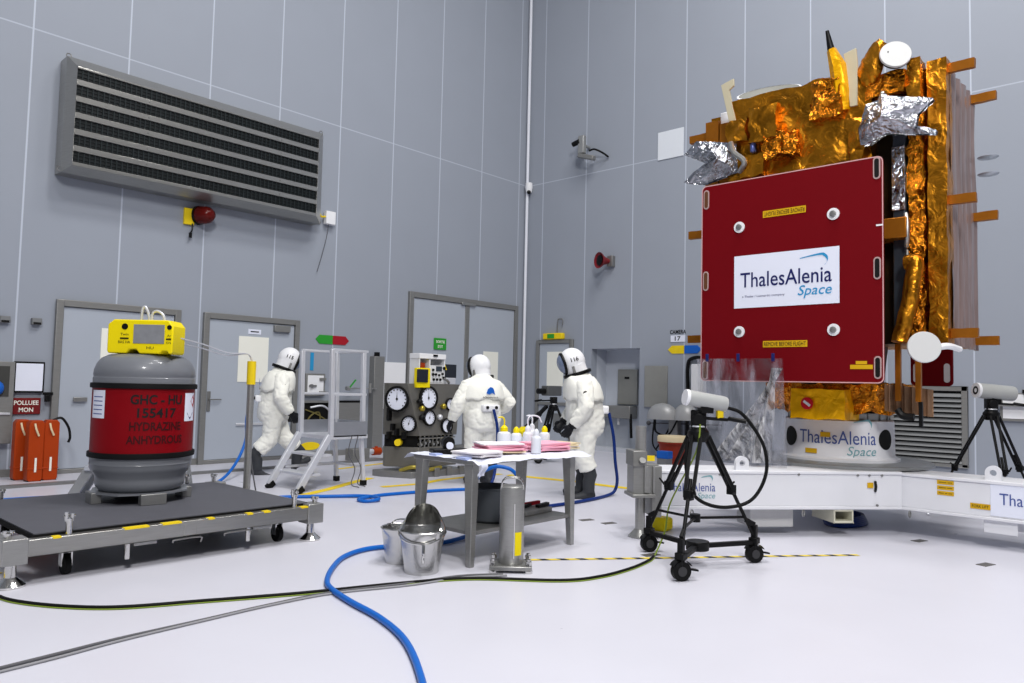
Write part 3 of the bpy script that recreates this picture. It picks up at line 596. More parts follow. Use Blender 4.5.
# step behind drum
t = thing('step_stand', 'grey step stand with sloping legs behind the drum cart', 'step', (3.5, 8.85, 0), math.radians(-40))
S2 = mat('step_grey', (150, 152, 154), .4, .3)
for y in (-.12, .12):
    m_ = MB(); m_.bar((-.66, y, 0), (-.46, y, .36), .05, .1); m_.build('sloping_leg', S2, t, .006)
m_ = MB(); m_.box(-.5, -.1, -.2, .2, .33, .38); m_.build('platform', mat('step_top', (184, 188, 196), .4, .3), t, .006)
m_ = MB(); m_.bar((.55, -.1, 0), (.38, -.1, 1.0), .03, .04); m_.bar((.55, .16, 0), (.38, .16, 1.0), .03, .04); m_.build('rear_frame', S2, t)
m_ = MB(); m_.bar((-.1, 0, .34), (.5, 0, .25), .04, .04); m_.bar((.2, -.1, .06), (.54, -.1, .06), .03, .03); m_.build('brace', S2, t)

# ================================================================== PEOPLE IN PROTECTIVE SUITS
def fingers_glove(sgn):
    g = MB()   # local: wrist at origin, fingers along -z, palm faces inwards (+y*sgn)
    g.loft([((0, 0, .1), .062), ((0, 0, .03), .058), ((0, 0, -.0), .052)], 12)
    M = Matrix.Diagonal((1, .55, 1)).to_3x3()
    g.ball((0.005, 0, -.05), (.052, .05, .062), 12, M=M)
    for i, (x, L) in enumerate(((.042, .075), (.016, .088), (-.012, .08), (-.038, .062))):
        z = -.095; g.loft([((x*.9, 0, z+.03), .0165), ((x, 0, z-.005), .017), ((x*1.08, sgn*.016, z-L*.5), .0155), ((x*1.1, sgn*.045, z-L*.85), .014), ((x*1.1, sgn*.062, z-L*.95), .01)], 8)
    g.loft([((.035, sgn*.005, -.02), .02), ((.066, sgn*.02, -.055), .018), ((.07, sgn*.04, -.09), .015), ((.06, sgn*.055, -.11), .01)], 8)
    return g
def person(label, loc, rz, legs, arms, lean, helm_dir, num=None, badge=True, group='suited workers'):
    """legs/arms: (left,right) joint triples in local coords (x forward, y left)"""
    t = thing('person', label, 'person', loc, rz, group)
    lx, lz = lean
    s = MB()
    # trunk: stacked ellipses
    prof = [(.76, .17, .20), (.80, .21, .245), (.90, .225, .268), (1.0, .225, .27), (1.1, .22, .265), (1.2, .215, .265), (1.32, .21, .27), (1.40, .195, .265), (1.46, .17, .225), (1.51, .14, .155), (1.56, .12, .125)]
    vs = []; fs = []; n = 28
    def ax(z):
        k = max(0, (z-.9)/.65); return lx*k*k*.6+lx*k*.4
    for z, dx, dy in prof:
        for k in range(n):
            a = 2*PI*k/n; c = math.cos(a); q = math.sin(a)
            vs.append((ax(z)+(dx*(1.12 if c < 0 else 1))*math.copysign(abs(c)**.85, c), dy*math.copysign(abs(q)**.85, q), z))
    for i in range(len(prof)-1):
        for k in range(n): fs.append((i*n+k, i*n+(k+1) % n, (i+1)*n+(k+1) % n, (i+1)*n+k))
    fs += [tuple(range(n))[::-1], tuple((len(prof)-1)*n+k for k in range(n))]
    s.add(vs, fs)
    for sg, (kn, an) in zip((1, -1), legs):
        hip = Vector((0, sg*.11, .88)); kn = Vector(kn); an = Vector(an)
        s.loft([(hip+Vector((0, 0, .05)), .14), (hip.lerp(kn, .35), .145), (hip.lerp(kn, .75), .128), (kn, .12), (kn.lerp(an, .3), .122), (kn.lerp(an, .7), .118), (an.lerp(kn, .15), .122), (an.lerp(kn, .02), .105)], 16)
    for sg, (el, wr) in zip((1, -1), arms):
        sh = Vector((ax(1.4), sg*.225, 1.385)); el = Vector(el); wr = Vector(wr)
        s.loft([(sh-Vector((0, sg*.08, -.03)), .11), (sh, .12), (sh.lerp(el, .5), .115), (el, .11), (el.lerp(wr, .35), .102), (el.lerp(wr, .8), .08), (wr, .068)], 14)
    remesh(s, 'suit_body', SUIT, t, .016, 3, .012, 5.5, len(label))
    fl = MB()
    def cape(u, v):
        a = 2*PI*u; z = 1.50-.27*v; k = min(range(len(prof)-1), key=lambda i: 0 if prof[i][0] <= z <= prof[i+1][0] else 1); f = (z-prof[k][0])/(prof[k+1][0]-prof[k][0]); dx = prof[k][1]+(prof[k+1][1]-prof[k][1])*f+.015+.006*v; dy = prof[k][2]+(prof[k+1][2]-prof[k][2])*f+.018+.055*v*abs(math.sin(a))**2; c = math.cos(a); q = math.sin(a)
        return Vector((ax(z)+dx*(1.12 if c < 0 else 1)*math.copysign(abs(c)**.85, c), dy*math.copysign(abs(q)**.85, q), z-.03*abs(math.sin(a*2))*v+.01*math.sin(a*9)*v))
    fl.grid(cape, 56, 8); fo = fl.build('shoulder_cape', SUIT, t); sd_ = fo.modifiers.new('thick', 'SOLIDIFY'); sd_.thickness = .008
    hx = ax(1.62)+.065; hz = 1.685
    hd = Vector(helm_dir).normalized(); side = Vector((0, 0, 1)).cross(hd).normalized(); up = hd.cross(side)
    M3 = Matrix((hd, side, up)).transposed()
    cpos = Vector((hx, 0, hz))
    h = MB(); h.ball(cpos, (.165, .142, .17), 28, M=M3); h.loft([(cpos+up*-.06-hd*.01, .145), (cpos-up*.13-hd*.02, .135), (cpos-up*.17-hd*.025, .14)], 24)
    hel = h.build('helmet', HELM, t)
    cr = MB(); c0 = cpos-up*.165-hd*.02
    MC = Matrix((hd*1.12, side*1.02, up)).transposed()
    cr.lathe([(.135, -.022), (.158, -.02), (.162, 0), (.158, .02), (.135, .022)], c0, 28, M=MC); cr.build('collar_ring', BLACK, t)
    v = MB(); MV = Matrix((up, side, hd)).transposed()
    v.lathe([(.128, .085), (.118, .115), (.09, .14), (.05, .158), (0, .165)], cpos+up*.0+hd*.03, 28, M=MV); vis = v.build('visor', VISOR, hel)
    v = MB(); v.lathe([(.120, .07), (.142, .075), (.144, .095), (.132, .108), (.118, .105)], cpos+hd*.03, 28, M=MV, cap=False); v.build('visor_rim', BLACK, hel)
    for sg in (1, -1):
        if num:
            base = cpos; rr = .146
            def fn(a, b, sg=sg): 
                an = -a*sg/.15; q = Vector((math.sin(an-.2*0)*.168, sg*math.cos(an)*rr, .02+b)); k = math.sqrt(max(.2, 1-((.02+b)/.175)**2)); q.x *= k; q.y *= k; return base+hd*(q.x-.01)+side*q.y*1.01+up*q.z
            text(num, .09, .05, fn, BLKINK, hel, bold=.02)
        m_ = MB(); p = cpos+side*sg*.132-up*.09+hd*.035; m_.bar(p+up*.03, p-up*.05, .03, .03); m_.build('latch', DSTEEL, hel)
    # gloves, boots
    for sg, (el, wr) in zip((1, -1), arms):
        el = Vector(el); wr = Vector(wr); d = (wr-el).normalized(); q = Vector((0, 0, -1)).rotation_difference(d).to_matrix().to_4x4()
        g = fingers_glove(-sg); M = Matrix.Translation(wr+d*.02) @ q; g.v = [M @ p for p in g.v]; remesh(g, 'glove', GLOVE, t, .0075, 2)
    for sg, (kn, an) in zip((1, -1), legs):
        an = Vector(an); kn = Vector(kn); d = (an-kn).normalized(); b = MB(); gz = an.z-.33
        toe = math.radians(0)
        b.loft([(an-d*.03, .085), (an+d*.06, .082), (Vector((an.x, an.y, gz+.2)), .078), (Vector((an.x, an.y, gz+.12)), .075), (Vector((an.x+.0, an.y, gz+.06)), .07)], 16)
        pitch = -(d.x)*.6 if d.z < 0 else 0
        hs = Vector((an.x-.05, an.y, gz+.045)); te = Vector((an.x+.2, an.y, gz+.05))
        MR = Matrix.Translation(hs) @ Matrix.Rotation(pitch if abs(d.x) > .3 else 0, 4, 'Y') @ Matrix.Translation(-hs)
        vs0 = len(b.v)
        b.loft([(hs+Vector((-.03, 0, 0)), .035), (hs, .048), (hs+Vector((.08, 0, .012)), .056), (hs+Vector((.16, 0, .0)), .05), (te, .048), (te+Vector((.035, 0, -.01)), .025)], 14)
        b.v = b.v[:vs0]+[MR @ p for p in b.v[vs0:]]
        o = remesh(b, 'boot', BOOT, t, .011, 2)
        mn = min(v_.co.z for v_ in o.data.vertices)
        for v_ in o.data.vertices:
            if v_.co.z < mn+.022: v_.co.z = mn+.0
    # back: emblem, hose pack
    if badge:
        bx = -.222
        def bk(a, b): return Vector((ax(1.31)-.276+.6*a*a-.12*b*0, -a, 1.315+b))
        m_ = MB(); m_.add([bk(x_, y_) for x_, y_ in ((-.07, -.02), (-.02, -.035), (.02, -.01), (.07, -.04), (.05, .03), (.03, .06), (-.01, .07), (-.05, .04))], [tuple(range(8))]); m_.build('back_emblem', BLUES, t)
        text('arianespace', .24, .034, lambda a, b: bk(a, b-.075), BLKINK, t)
    m_ = MB(); m_.box(ax(1.1)-.30, ax(1.1)-.2, -.13, .13, 1.04, 1.14); pk = m_.build('hose_pack', HELM, t, .02)
    m_ = MB(); m_.cyl((ax(1.1)-.29, .07, 1.1), (ax(1.1)-.315, .07, 1.1), .022, n=12); m_.cyl((ax(1.1)-.29, -.07, 1.1), (ax(1.1)-.315, -.07, 1.1), .022, n=12); m_.build('valve', BLACK, pk)
    for sg in (1, -1):
        m_ = MB(); p = Vector((ax(1.4)+.015, sg*.375, 1.29)); m_.cyl(p-Vector((0, sg*.06, 0)), p, .03, n=14); m_.build('shoulder_valve', BLACK, t)
    m_ = MB(); m_.lathe([(.232, 1.005), (.24, 1.02), (.232, 1.035)], n=30, M=Matrix(((.98, 0, 0), (0, 1.13, 0), (0, 0, 1)))); 
    return t
# P1 walking towards +X behind the ladder
person('person in white suit walking past the door, black gloves lowered', (5.83, 9.98, 0), math.radians(-26),
       (((.16, .11, .52), (.35, .12, .36)), ((-.06, -.11, .50), (-.22, -.11, .34))),
       (((.04, .36, 1.12), (.18, .32, .9)), ((.05, -.36, 1.11), (.2, -.31, .9))), (.10, 0), (1, 0, -.35), '115', True)
# P2 facing the console
person('person in white suit seen from behind at the gauge console', (7.41, 7.27, 0), math.radians(72),
       (((.04, .12, .5), (0, .13, .34)), ((.04, -.12, .5), (0, -.13, .34))),
       (((.02, .37, 1.13), (.12, .42, .9)), ((-.04, -.43, 1.15), (.2, -.34, 1.02))), (.04, 0), (.75, .65, -.1), None, True).scale = (.965, .965, .965)
# P3 in profile facing left
person('person in white suit standing in profile behind the table, helmet bowed', (7.58, 5.64, 0), math.radians(139),
       (((.02, .12, .5), (-.04, .12, .34)), ((.05, -.12, .5), (.0, -.12, .34))),
       (((.05, .33, 1.12), (.2, .27, .9)), ((.05, -.32, 1.12), (.22, -.24, .92))), (.09, 0), (1, 0, -.32), '116', False)
# ================================================================== PLATFORM LADDER
t = thing('platform_ladder', 'aluminium platform ladder with guard rails and black rubber feet', 'ladder', (5.6, 8.4, 0))
ox, oy = 5.6, 8.4
PZ = .68
FL, FR, BL, BR = (5.52-ox, 8.08-oy), (6.05-ox, 8.14-oy), (5.49-ox, 8.72-oy), (6.05-ox, 8.74-oy)
for (a, b), nm in ((((5.05-ox, 8.03-oy), FL), 'stringer'), (((5.05-ox, 8.70-oy), BL), 'stringer')):
    m_ = MB(); m_.bar((a[0], a[1], .04), (b[0]-.02, b[1], PZ), .05, .085); m_.build(nm, ALU, t, .006)
    m_ = MB(); m_.bar((a[0]-.03, a[1], .0), (a[0]+.06, a[1], .07), .065, .075); m_.build('rubber_foot', RUBBER, t, .008)
for p, q in ((FR, (6.12-ox, 8.18-oy)), (BR, (6.10-ox, 8.76-oy))):
    m_ = MB(); m_.bar((q[0], q[1], .03), (p[0]-.02, p[1], PZ), .05, .05); m_.build('leg', ALU, t, .005)
    m_ = MB(); m_.bar((q[0], q[1], .0), (q[0], q[1], .07), .07, .07); m_.build('rubber_foot', RUBBER, t, .008)
m_ = MB(); m_.bar((6.08-ox, 8.15-oy, .25), (6.08-ox, 8.75-oy, .25), .03, .03); m_.bar((5.3-ox, 8.75-oy, .25), (6.08-ox, 8.75-oy, .25), .03, .03); m_.build('brace', ALU, t)
for k, z in ((0, .22), (1, .45)):
    x = 5.05-ox+.47*z/PZ; m_ = MB(); m_.box(x-.02, x+.17, 8.06-oy, 8.70-oy, z-.03, z); m_.build('step', ALU, t, .004)
m_ = MB(); m_.box(5.48-ox, 6.08-ox, 8.06-oy, 8.76-oy, PZ-.05, PZ); m_.build('platform', ALU, t, .004)
m_ = MB(); m_.box(5.52-ox, 6.06-ox, 8.06-oy, 8.075-oy, PZ-.02, PZ+.17); m_.box(6.05-ox, 6.065-ox, 8.08-oy, 8.74-oy, PZ-.02, PZ+.17); m_.box(5.5-ox, 6.06-ox, 8.735-oy, 8.75-oy, PZ-.02, PZ+.17); m_.build('toe_board', mat('aluminium_sheet', (176, 179, 186), .35, .8, .1), t)
for p, top in ((FL, 1.77), (FR, 1.78), (BL, 1.76), (BR, 1.77)):
    m_ = MB(); m_.bar((p[0], p[1], PZ-.05), (p[0]-.02, p[1], top), .055, .055); m_.build('post', ALU, t, .005)
for z, w in ((1.77, .05), (1.2, .03)):
    m_ = MB(); m_.bar((FL[0]-.03, FL[1], z), (FR[0]+.04, FR[1], z), w, .03); m_.bar((BL[0]-.03, BL[1], z), (BR[0]+.04, BR[1], z), w, .03); m_.bar((FR[0], FR[1], z), (BR[0], BR[1], z), w, .03); m_.build('guard_rail', ALU, t, .004)
for x, y in ((5.8, 8.02), (5.92, 8.05)):
    o = MB(); o.tube([(x, y, PZ), (x-.03, y+.02, .45), (x+.06, y, .25), (x, y-.02, .06), (x+.1, y-.05, .012)], .007, 6); tag(o.build('thin_cable', GREYC), 'thin grey cable hanging from the platform ladder '+('nearer its steps' if x < 5.85 else 'nearer its rear leg'), 'cable')
# ================================================================== GAUGE CONSOLE
t = thing('gauge_console', 'dark steel console with six round pressure gauges', 'console', (7.45, 8.6, 0))
ox, oy = 7.45, 8.6
def L3(x, y, z): return Vector((x-ox, y-oy, z))
b = MB()
vs = [L3(6.97, 8.35, 1.36), L3(8.02, 8.35, 1.36), L3(8.02, 8.9, 1.36), L3(6.98, 8.9, 1.36), L3(7.2, 8.31, .60), L3(7.93, 8.31, .60), L3(8.02, 8.9, .60), L3(6.98, 8.9, .60), L3(6.95, 8.80, 1.36), L3(6.95, 8.80, .60)]
b.add(vs, [(0, 1, 2, 3, 8), (0, 4, 5, 1), (1, 5, 6, 2), (2, 6, 7, 3), (3, 7, 9, 8), (8, 9, 4, 0), (4, 9, 7, 6, 5)])
b.build('gauge_housing', CONSOLE, t, .006)
b = MB(); b.prism([(6.97-ox, 8.82-oy), (7.25-ox, 8.42-oy), (7.95-ox, 8.42-oy), (8.0-ox, 8.88-oy), (7.0-ox, 8.88-oy)], 'z', .42, .61); b.build('pipe_recess', DARK, t)
b = MB(); b.prism([(6.95-ox, 8.80-oy), (7.22-ox, 8.36-oy), (7.98-ox, 8.36-oy), (8.02-ox, 8.9-oy), (7.0-ox, 8.9-oy)], 'z', .14, .43); b.build('lower_cabinet', CONSOLE, t, .006)
b = MB(); b.prism([(6.85-ox, 8.75-oy), (7.05-ox, 8.3-oy), (8.1-ox, 8.25-oy), (8.1-ox, 8.95-oy), (6.85-ox, 8.95-oy)], 'z', 0, .09); b.build('plinth', DSTEEL, t, .01)
b = MB()
for k in range(9): x = 7.27+k*.08; b.cyl(L3(x, 8.38, .43), L3(x, 8.38, .6), .012, n=8); b.cyl(L3(x, 8.35, .47+.02*(k % 3)), L3(x, 8.44, .47+.02*(k % 3)), .022, n=8)
b.cyl(L3(7.24, 8.37, .56), L3(7.95, 8.37, .56), .014, n=8); b.build('pipe_manifold', STEEL, t)
def gauge(c, n, r, ang):
    n = Vector(n).normalized(); up = Vector((0, 0, 1)); up = (up-n*up.dot(n)).normalized(); sd = up.cross(n); M = Matrix((sd, up, n)).transposed(); c = Vector(c)
    g = MB(); g.lathe([(0, -.03), (r, -.03), (r*1.2, .0), (r*1.23, .035), (r*1.02, .045), (r, .02), (0, .02)], c, 32, M=M); o = g.build('gauge', RUBBER, t)
    def P(a, rr, h=.025): return c+M @ Vector((math.sin(a)*rr, math.cos(a)*rr, h))
    N_ = 96; rs = (.02, .80, .93, 1.01); g = MB(); g.add([P(2*PI*k/N_, r*q, .022) for q in rs for k in range(N_)], [])
    for b_ in range(3):
        for k in range(N_):
            k2 = (k+1) % N_; an = (360*k/N_+180) % 360-180; tick = b_ == 1 and abs(an) <= 137 and k % 6 in (0, 5)
            g.f.append((b_*N_+k, b_*N_+k2, (b_+1)*N_+k2, (b_+1)*N_+k)); g.m.append(1 if tick else 0)
    g.build('dial', [LABELW, BLKINK], o)
    a = math.radians(ang); g = MB(); g.add([P(a-PI/2, r*.05, .028), P(a+PI/2, r*.05, .028), P(a, r*.75, .028), P(a+PI, r*.3, .028)], [(0, 1, 2), (0, 3, 1)]); g.lathe([(0, .029), (r*.12, .027)], c, 12, M=M); g.build('needle', BLKINK, o)
nR = (0, -1, .05); nL = (-.9, -.43, .0)
gauge(L3(7.352, 8.34, 1.151), nR, .145, 0); gauge(L3(7.79, 8.34, 1.055), nR, .08, -25); gauge(L3(7.367, 8.325, .861), nR, .095, 10); gauge(L3(7.715, 8.325, .735), nR, .095, 20)
gauge(L3(6.965, 8.555, 1.13), nL, .155, 0); gauge(L3(7.095, 8.43, .775), nL, .1, 15)
KN = mat('brass', (176, 158, 60), .3, .7)
for p, nn in ((L3(7.2, 8.28, 1.0), KN), (L3(7.62, 8.28, 1.03), KN), (L3(7.2, 8.28, .87), BLACK), (L3(7.55, 8.28, .87), ALU), (L3(7.98, 8.3, 1.28), BLACK), (L3(7.15, 8.28, 1.1), BLACK)):
    m_ = MB(); m_.cyl(p, p+Vector((0, .06, 0)), .02, n=10); m_.ball(p, .045, 12); m_.build('valve_knob', nn, t)
for x, y, z in ((6.93, 8.7, .95), (6.93, 8.7, .86), (7.0, 8.6, .65), (7.05, 8.5, .6), (6.95, 8.72, .6), (6.97, 8.66, .72)):
    m_ = MB(); m_.box(x-ox-.03, x-ox+.04, y-oy-.025, y-oy+.025, z-.05, z+.05); m_.build('switch_plate', BLACK, t, .008)
m_ = MB(); m_.cyl(L3(6.98, 8.55, .5), L3(7.06, 8.6, .5), .05, n=14); m_.build('yellow_knob', TAPEY, t)
m_ = MB(); m_.tube([L3(7.0, 8.5, .1), L3(7.1, 8.32, .16), L3(7.3, 8.28, .11), L3(7.6, 8.28, .13)], .03); m_.build('base_pipe', mat('yellow_brown_pipe', (150, 136, 60), .4, .4), t)
for x in (7.5, 7.75, 8.0): m_ = MB(); m_.box(x-ox-.05, x-ox+.05, 8.24-oy, 8.3-oy, .0, .13); m_.build('base_bracket', DSTEEL, t, .01)
# instruments on the console
t = thing('instrument_rack', 'white open-topped instrument rack with dials on top of the gauge console', 'instrument', (7.47, 8.52, 1.36))
m_ = MB(); m_.box(-.31, .31, -.15, .1, 0, .02); m_.box(-.31, -.295, -.15, .1, 0, .46); m_.box(.295, .31, -.15, .1, 0, .46); m_.box(-.07, -.05, -.15, .1, 0, .46); m_.box(-.32, .32, -.16, .1, .39, .47); m_.box(-.31, .31, .08, .1, 0, .46); m_.build('case', WHITE, t, .006); t.scale = (.82, .9, .95); t.location.x = 7.47
MB().box(-.05, .295, -.155, -.13, .02, .29).build('front_panel', mat('panel_offwhite', (222, 224, 226), .4), t, .004)
MB().box(.08, .22, -.165, -.15, .2, .28).build('display', mat('small_display', (54, 62, 72), .2), t)
MB().box(-.0, .1, -.175, -.155, .43, .46).build('top_switch', BLACK, t)
for x, z, r_ in ((.0, .22, .02), (.0, .15, .022), (.07, .15, .02), (.15, .14, .018), (.23, .16, .02), (.27, .25, .026), (.02, .07, .02), (.1, .07, .02), (.18, .07, .02), (.26, .1, .02)):
    m_ = MB(); m_.cyl((x, -.185, z), (x, -.15, z), r_, n=10); m_.build('knob', BLACK, t)
m_ = MB(); m_.box(-.22, -.12, -.1, .03, .2, .33); m_.build('orange_reel', ORANGE, t, .02)
m_ = MB(); m_.tube([(.25, -.16, .1), (.33, -.19, .06), (.40, -.17, .02)], .022); m_.build('grey_pipe', DSTEEL, t)
t = thing('portable_tester', 'black tester with a yellow frame in front of the instrument rack', 'tester', (7.25, 8.37, 1.30))
MB().box(-.15, .11, -.07, -.0, .0, .29).build('yellow_frame', YELLOW, t, .01)
MB().box(-.15, .05, -.09, -.06, .08, .27).build('screen', mat('tester_black', (36, 38, 48), .3), t, .006)
t = thing('monitor', 'small black monitor on the console in front of the helmeted figure', 'monitor', (8.0, 8.62, 1.36))
MB().box(-.1, .16, -.03, .03, .1, .31).build('screen', mat('monitor_black', (40, 44, 52), .3), t, .008); MB().box(-.06, .14, -.04, .04, 0, .1).build('stand', ALU, t, .01)
t = thing('warning_triangle', 'small yellow warning triangle standing beside the monitor', 'sign', (7.84, 8.55, 1.36))
m_ = MB(); m_.prism([(-.07, .22), (.07, .22), (0, .37)], 'y', -.006, .006); m_.build('triangle', TAPEY, t); m_ = MB(); m_.prism([(-.02, .245), (.02, .245), (0, .3)], 'y', -.012, .0); m_.build('symbol', BLKINK, t); m_ = MB(); m_.cyl((0, .0, 0), (0, 0, .23), .012, n=8); m_.build('stem', DSTEEL, t)
# ================================================================== TABLE
t = thing('steel_table', 'steel work table with tapered legs and a lower shelf', 'table', (4.65, 4.35, 0))
ox, oy = 4.65, 4.35
for x, y in ((4.02, 4.03), (5.28, 4.02), (4.0, 4.66), (5.28, 4.66)):
    sx = 1 if x < 4.65 else -1; sy = 1 if y < 4.35 else -1; x -= ox; y -= oy
    m_ = MB(); m_.add([(x, y, 0), (x+sx*.045, y, 0), (x+sx*.045, y+sy*.05, 0), (x, y+sy*.05, 0), (x, y, .77), (x+sx*.075, y, .77), (x+sx*.075, y+sy*.09, .77), (x, y+sy*.09, .77)], [(3, 2, 1, 0), (4, 5, 6, 7), (0, 1, 5, 4), (1, 2, 6, 5), (2, 3, 7, 6), (3, 0, 4, 7)]); m_.build('leg', STEEL, t, .004)
m_ = MB(); m_.box(4.0-ox, 5.3-ox, 4.0-oy, 4.69-oy, .765, .80); m_.build('tabletop', STEEL, t, .006)
m_ = MB(); m_.box(4.04-ox, 5.26-ox, 4.04-oy, 4.65-oy, .235, .265); m_.build('shelf', DSTEEL, t, .004)
SHEET = mat('crumpled_sheet', (222, 226, 240), .5, 0, .06, 6)
def sh(u, v):
    x = 3.98+u*1.42; y = 3.92+v*.86; ex = 0
    d = max(0, 3.99-x, x-5.34, 3.99-y, y-4.71)
    z = .808+.006*nz((x, y, 0), 9)+.004*nz((x, y, 3), 25)-d*(.55+.5*nz((x, y, 1), 4))
    return Vector((x+.012*nz((x, y, 7), 6), y+.02*nz((x, y, 9), 5), z))
o = MB().grid(sh, 60, 36).build('plastic_sheet', SHEET); tag(o, 'crumpled white plastic sheet covering the steel table', 'sheet')
m_ = MB(); m_.grid(lambda u, v: Vector((3.985+u*.07+.01*nz((u, v, 3), 4), 3.92-.02*math.sin(v*5), .80-v*.11+.03*nz((u*3, 0, 5), 2)*v)), 8, 8); m_.build('loose_flap', SHEET, o)
for x, y, w in ((4.06, 4.45, .04), (4.03, 4.1, .05)): m_ = MB(); m_.box(x-.07, x+.0, y-w, y+w, .805, .822); m_.build('blue_tape_strip', mat('pale_blue_tape', (176, 190, 232), .5), o)
def wipes(x, y, rz, n, w, d, lab, cols, grp):
    t = thing('wipe_stack', lab, 'wipes', (x, y, .822), rz, grp)
    for k in range(n):
        z = k*.013; s_ = .02*math.sin(k*2.3); m_ = MB()
        c_ = math.cos(s_*4); q_ = math.sin(s_*4); m_.grid(lambda u, v: Vector((0, 0, 0)), 1, 1); m_ = MB(); N_ = 7
        pv = lambda u, v, t_: Vector(((u-.5)*w*c_-(v-.5)*d*q_+s_, (u-.5)*w*q_+(v-.5)*d*c_+s_*.5, z+t_+.005*nz((u*2, v*2, k*3), 1)))
        m_.grid(lambda u, v: pv(u, v, .012), N_, N_); m_.grid(lambda u, v: pv(1-u, v, .001), N_, N_)
        for e0, e1 in (((0, 0), (1, 0)), ((1, 0), (1, 1)), ((1, 1), (0, 1)), ((0, 1), (0, 0))):
            m_.grid(lambda u, v, e0=e0, e1=e1: pv(e0[0]+(e1[0]-e0[0])*u, e0[1]+(e1[1]-e0[1])*u, .001+.011*v), N_, 1)
        m_.build('wipe', cols[k % len(cols)], t)
wipes(4.55, 4.25, -.35, 6, .36, .26, 'folded pink wipes in the middle of the table', (CREAM, PINK, PINK, PINK, PINK, WIPEW), None)
wipes(5.04, 4.18, -.1, 5, .36, .28, 'folded pink wipes near the right end of the table', (PINK, PINK, PINK, PINK, PINK), None)
wipes(5.33, 4.2, -.1, 4, .16, .26, 'cream folded cloth at the right corner of the table', (CREAM, WIPEW, CREAM, CREAM), None)
wipes(4.17, 4.13, .2, 3, .3, .28, 'loose white cloth at the front left of the table', (WIPEW,), None)
t = thing('tape_dispenser', 'black tape dispenser with white roll at the left end of the table', 'dispenser', (4.18, 4.48, .815), -.4)
MB().box(-.14, .16, -.06, .06, 0, .035).build('base', BLACK, t, .008); m_ = MB(); m_.cyl((0, -.03, .08), (0, .03, .08), .05, n=20); m_.build('tape_roll', BLACK, t); m_ = MB(); m_.cyl((-.0, -.055, .06), (0, -.04, .06), .03, n=14); m_.build('white_hub', LABELW, t)
def bottle(x, y, h, r_, capm, lab, spout, dark=None):
    t = thing('wash_bottle', lab, 'bottle', (x, y, .812), random.uniform(-.3, .3)-.6)
    m_ = MB(); m_.lathe([(0, 0), (r_*.95, 0), (r_, .01), (r_, h*.8), (r_*.9, h*.9), (r_*.45, h), (0, h)], n=22); m_.build('flask', BOTTLE, t)
    m_ = MB(); m_.lathe([(0, h-.005), (r_*.55, h-.005), (r_*.55, h+.03), (r_*.25, h+.05), (0, h+.055)], n=18); m_.build('cap', capm, t)
    if spout: m_ = MB(); m_.tube([(0, 0, h+.05), (0, 0, h+.11), (.03, 0, h+.14), (.1, 0, h+.13), (.13, 0, h+.08)] if spout == 2 else [(0, 0, h+.05), (0, 0, h+.1), (-.02, 0, h+.125), (-.055, 0, h+.12)], .007, 8); m_.build('spout', capm if capm is YELLOW else BOTTLE, t)
bottle(5.0, 4.62, .145, .062, YELLOW, 'wash bottle with yellow cap and spout, leftmost of the bottles', 1)
bottle(5.12, 4.58, .13, .05, YELLOW, 'short bottle with yellow cap tucked beside the leftmost bottle', 0)
bottle(5.12, 4.44, .15, .045, BOTTLE, 'clear wash bottle with a long bent spout', 2)
bottle(4.79, 4.06, .15, .042, BOTTLE, 'clear pointed bottle standing between the two pink stacks', 0)
bottle(5.27, 4.52, .16, .045, BOTTLE, 'slim clear wash bottle left of the right-hand yellow bottle', 1)
bottle(5.33, 4.42, .14, .05, YELLOW, 'wash bottle with yellow cap nearest the bowed figure', 0)
t = thing('black_pot', 'black round pot on the lower shelf of the table', 'pot', (4.50, 4.28, .266))
m_ = MB(); m_.lathe([(0, 0), (.16, 0), (.185, .02), (.195, .26), (.205, .27), (.195, .28), (.18, .25), (.17, .04), (0, .03)], n=32); m_.build('pot_body', mat('pot_black', (66, 70, 75), .45), t)
t = thing('tool_tray', 'steel tool tray with red-handled tool on the lower shelf', 'tray', (5.02, 4.33, .266), .1)
MB().box(-.2, .2, -.12, .12, 0, .04).build('tray', DSTEEL, t, .006)
m_ = MB(); m_.bar((-.15, -.02, .055), (.08, .03, .06), .03, .025); m_.build('tool_shaft', BLACK, t); m_ = MB(); m_.bar((.0, .05, .06), (.17, .0, .07), .03, .03); m_.build('red_handle', REDS, t); m_ = MB(); m_.bar((.05, -.06, .05), (.2, -.07, .06), .04, .03); m_.build('black_handle', BLACK, t)
# buckets
def bucket(x, y, s_, lab):
    t = thing('steel_bucket', lab, 'bucket', (x, y, 0)); h = .27*s_; rb = .105*s_; rt = .15*s_
    m_ = MB(); m_.lathe([(0, .006), (rb, .006), (rb+.006, 0), (rb+.01, .012), (rb+.008, .02), (rb+(rt-rb)*.8, h*.8), (rb+(rt-rb)*.83, h*.83), (rt, h-.01), (rt+.008, h), (rt, h+.006), (rt-.008, h), (rb*.98, .03), (0, .025)], n=40); b = m_.build('pail', mat('bucket_steel', (200, 200, 198), .24, 1, .08, 8, .05, 20), t)
    for q in (-1, 1): m_ = MB(); m_.box(-.015, .015, q*(rt-.005)-.008, q*(rt-.005)+.008, h-.06, h+.01); m_.build('handle_ear', POLISH, t, .003)
    return t, h, rt
t, h, rt = bucket(3.765, 4.54, .98, 'plain steel bucket standing behind the hooded one')
m_ = MB(); m_.tube([(math.sin(a)*.03+(.03), math.cos(a)*rt*1.02, h+.0+abs(math.sin(a))*.05) for a in [PI*i/10 for i in range(11)]], .006, 6, k=2); m_.build('bail_handle', POLISH, t)
t, h, rt = bucket(3.69, 4.20, 1.12, 'steel bucket with half hood and side grip in front')
m_ = MB()
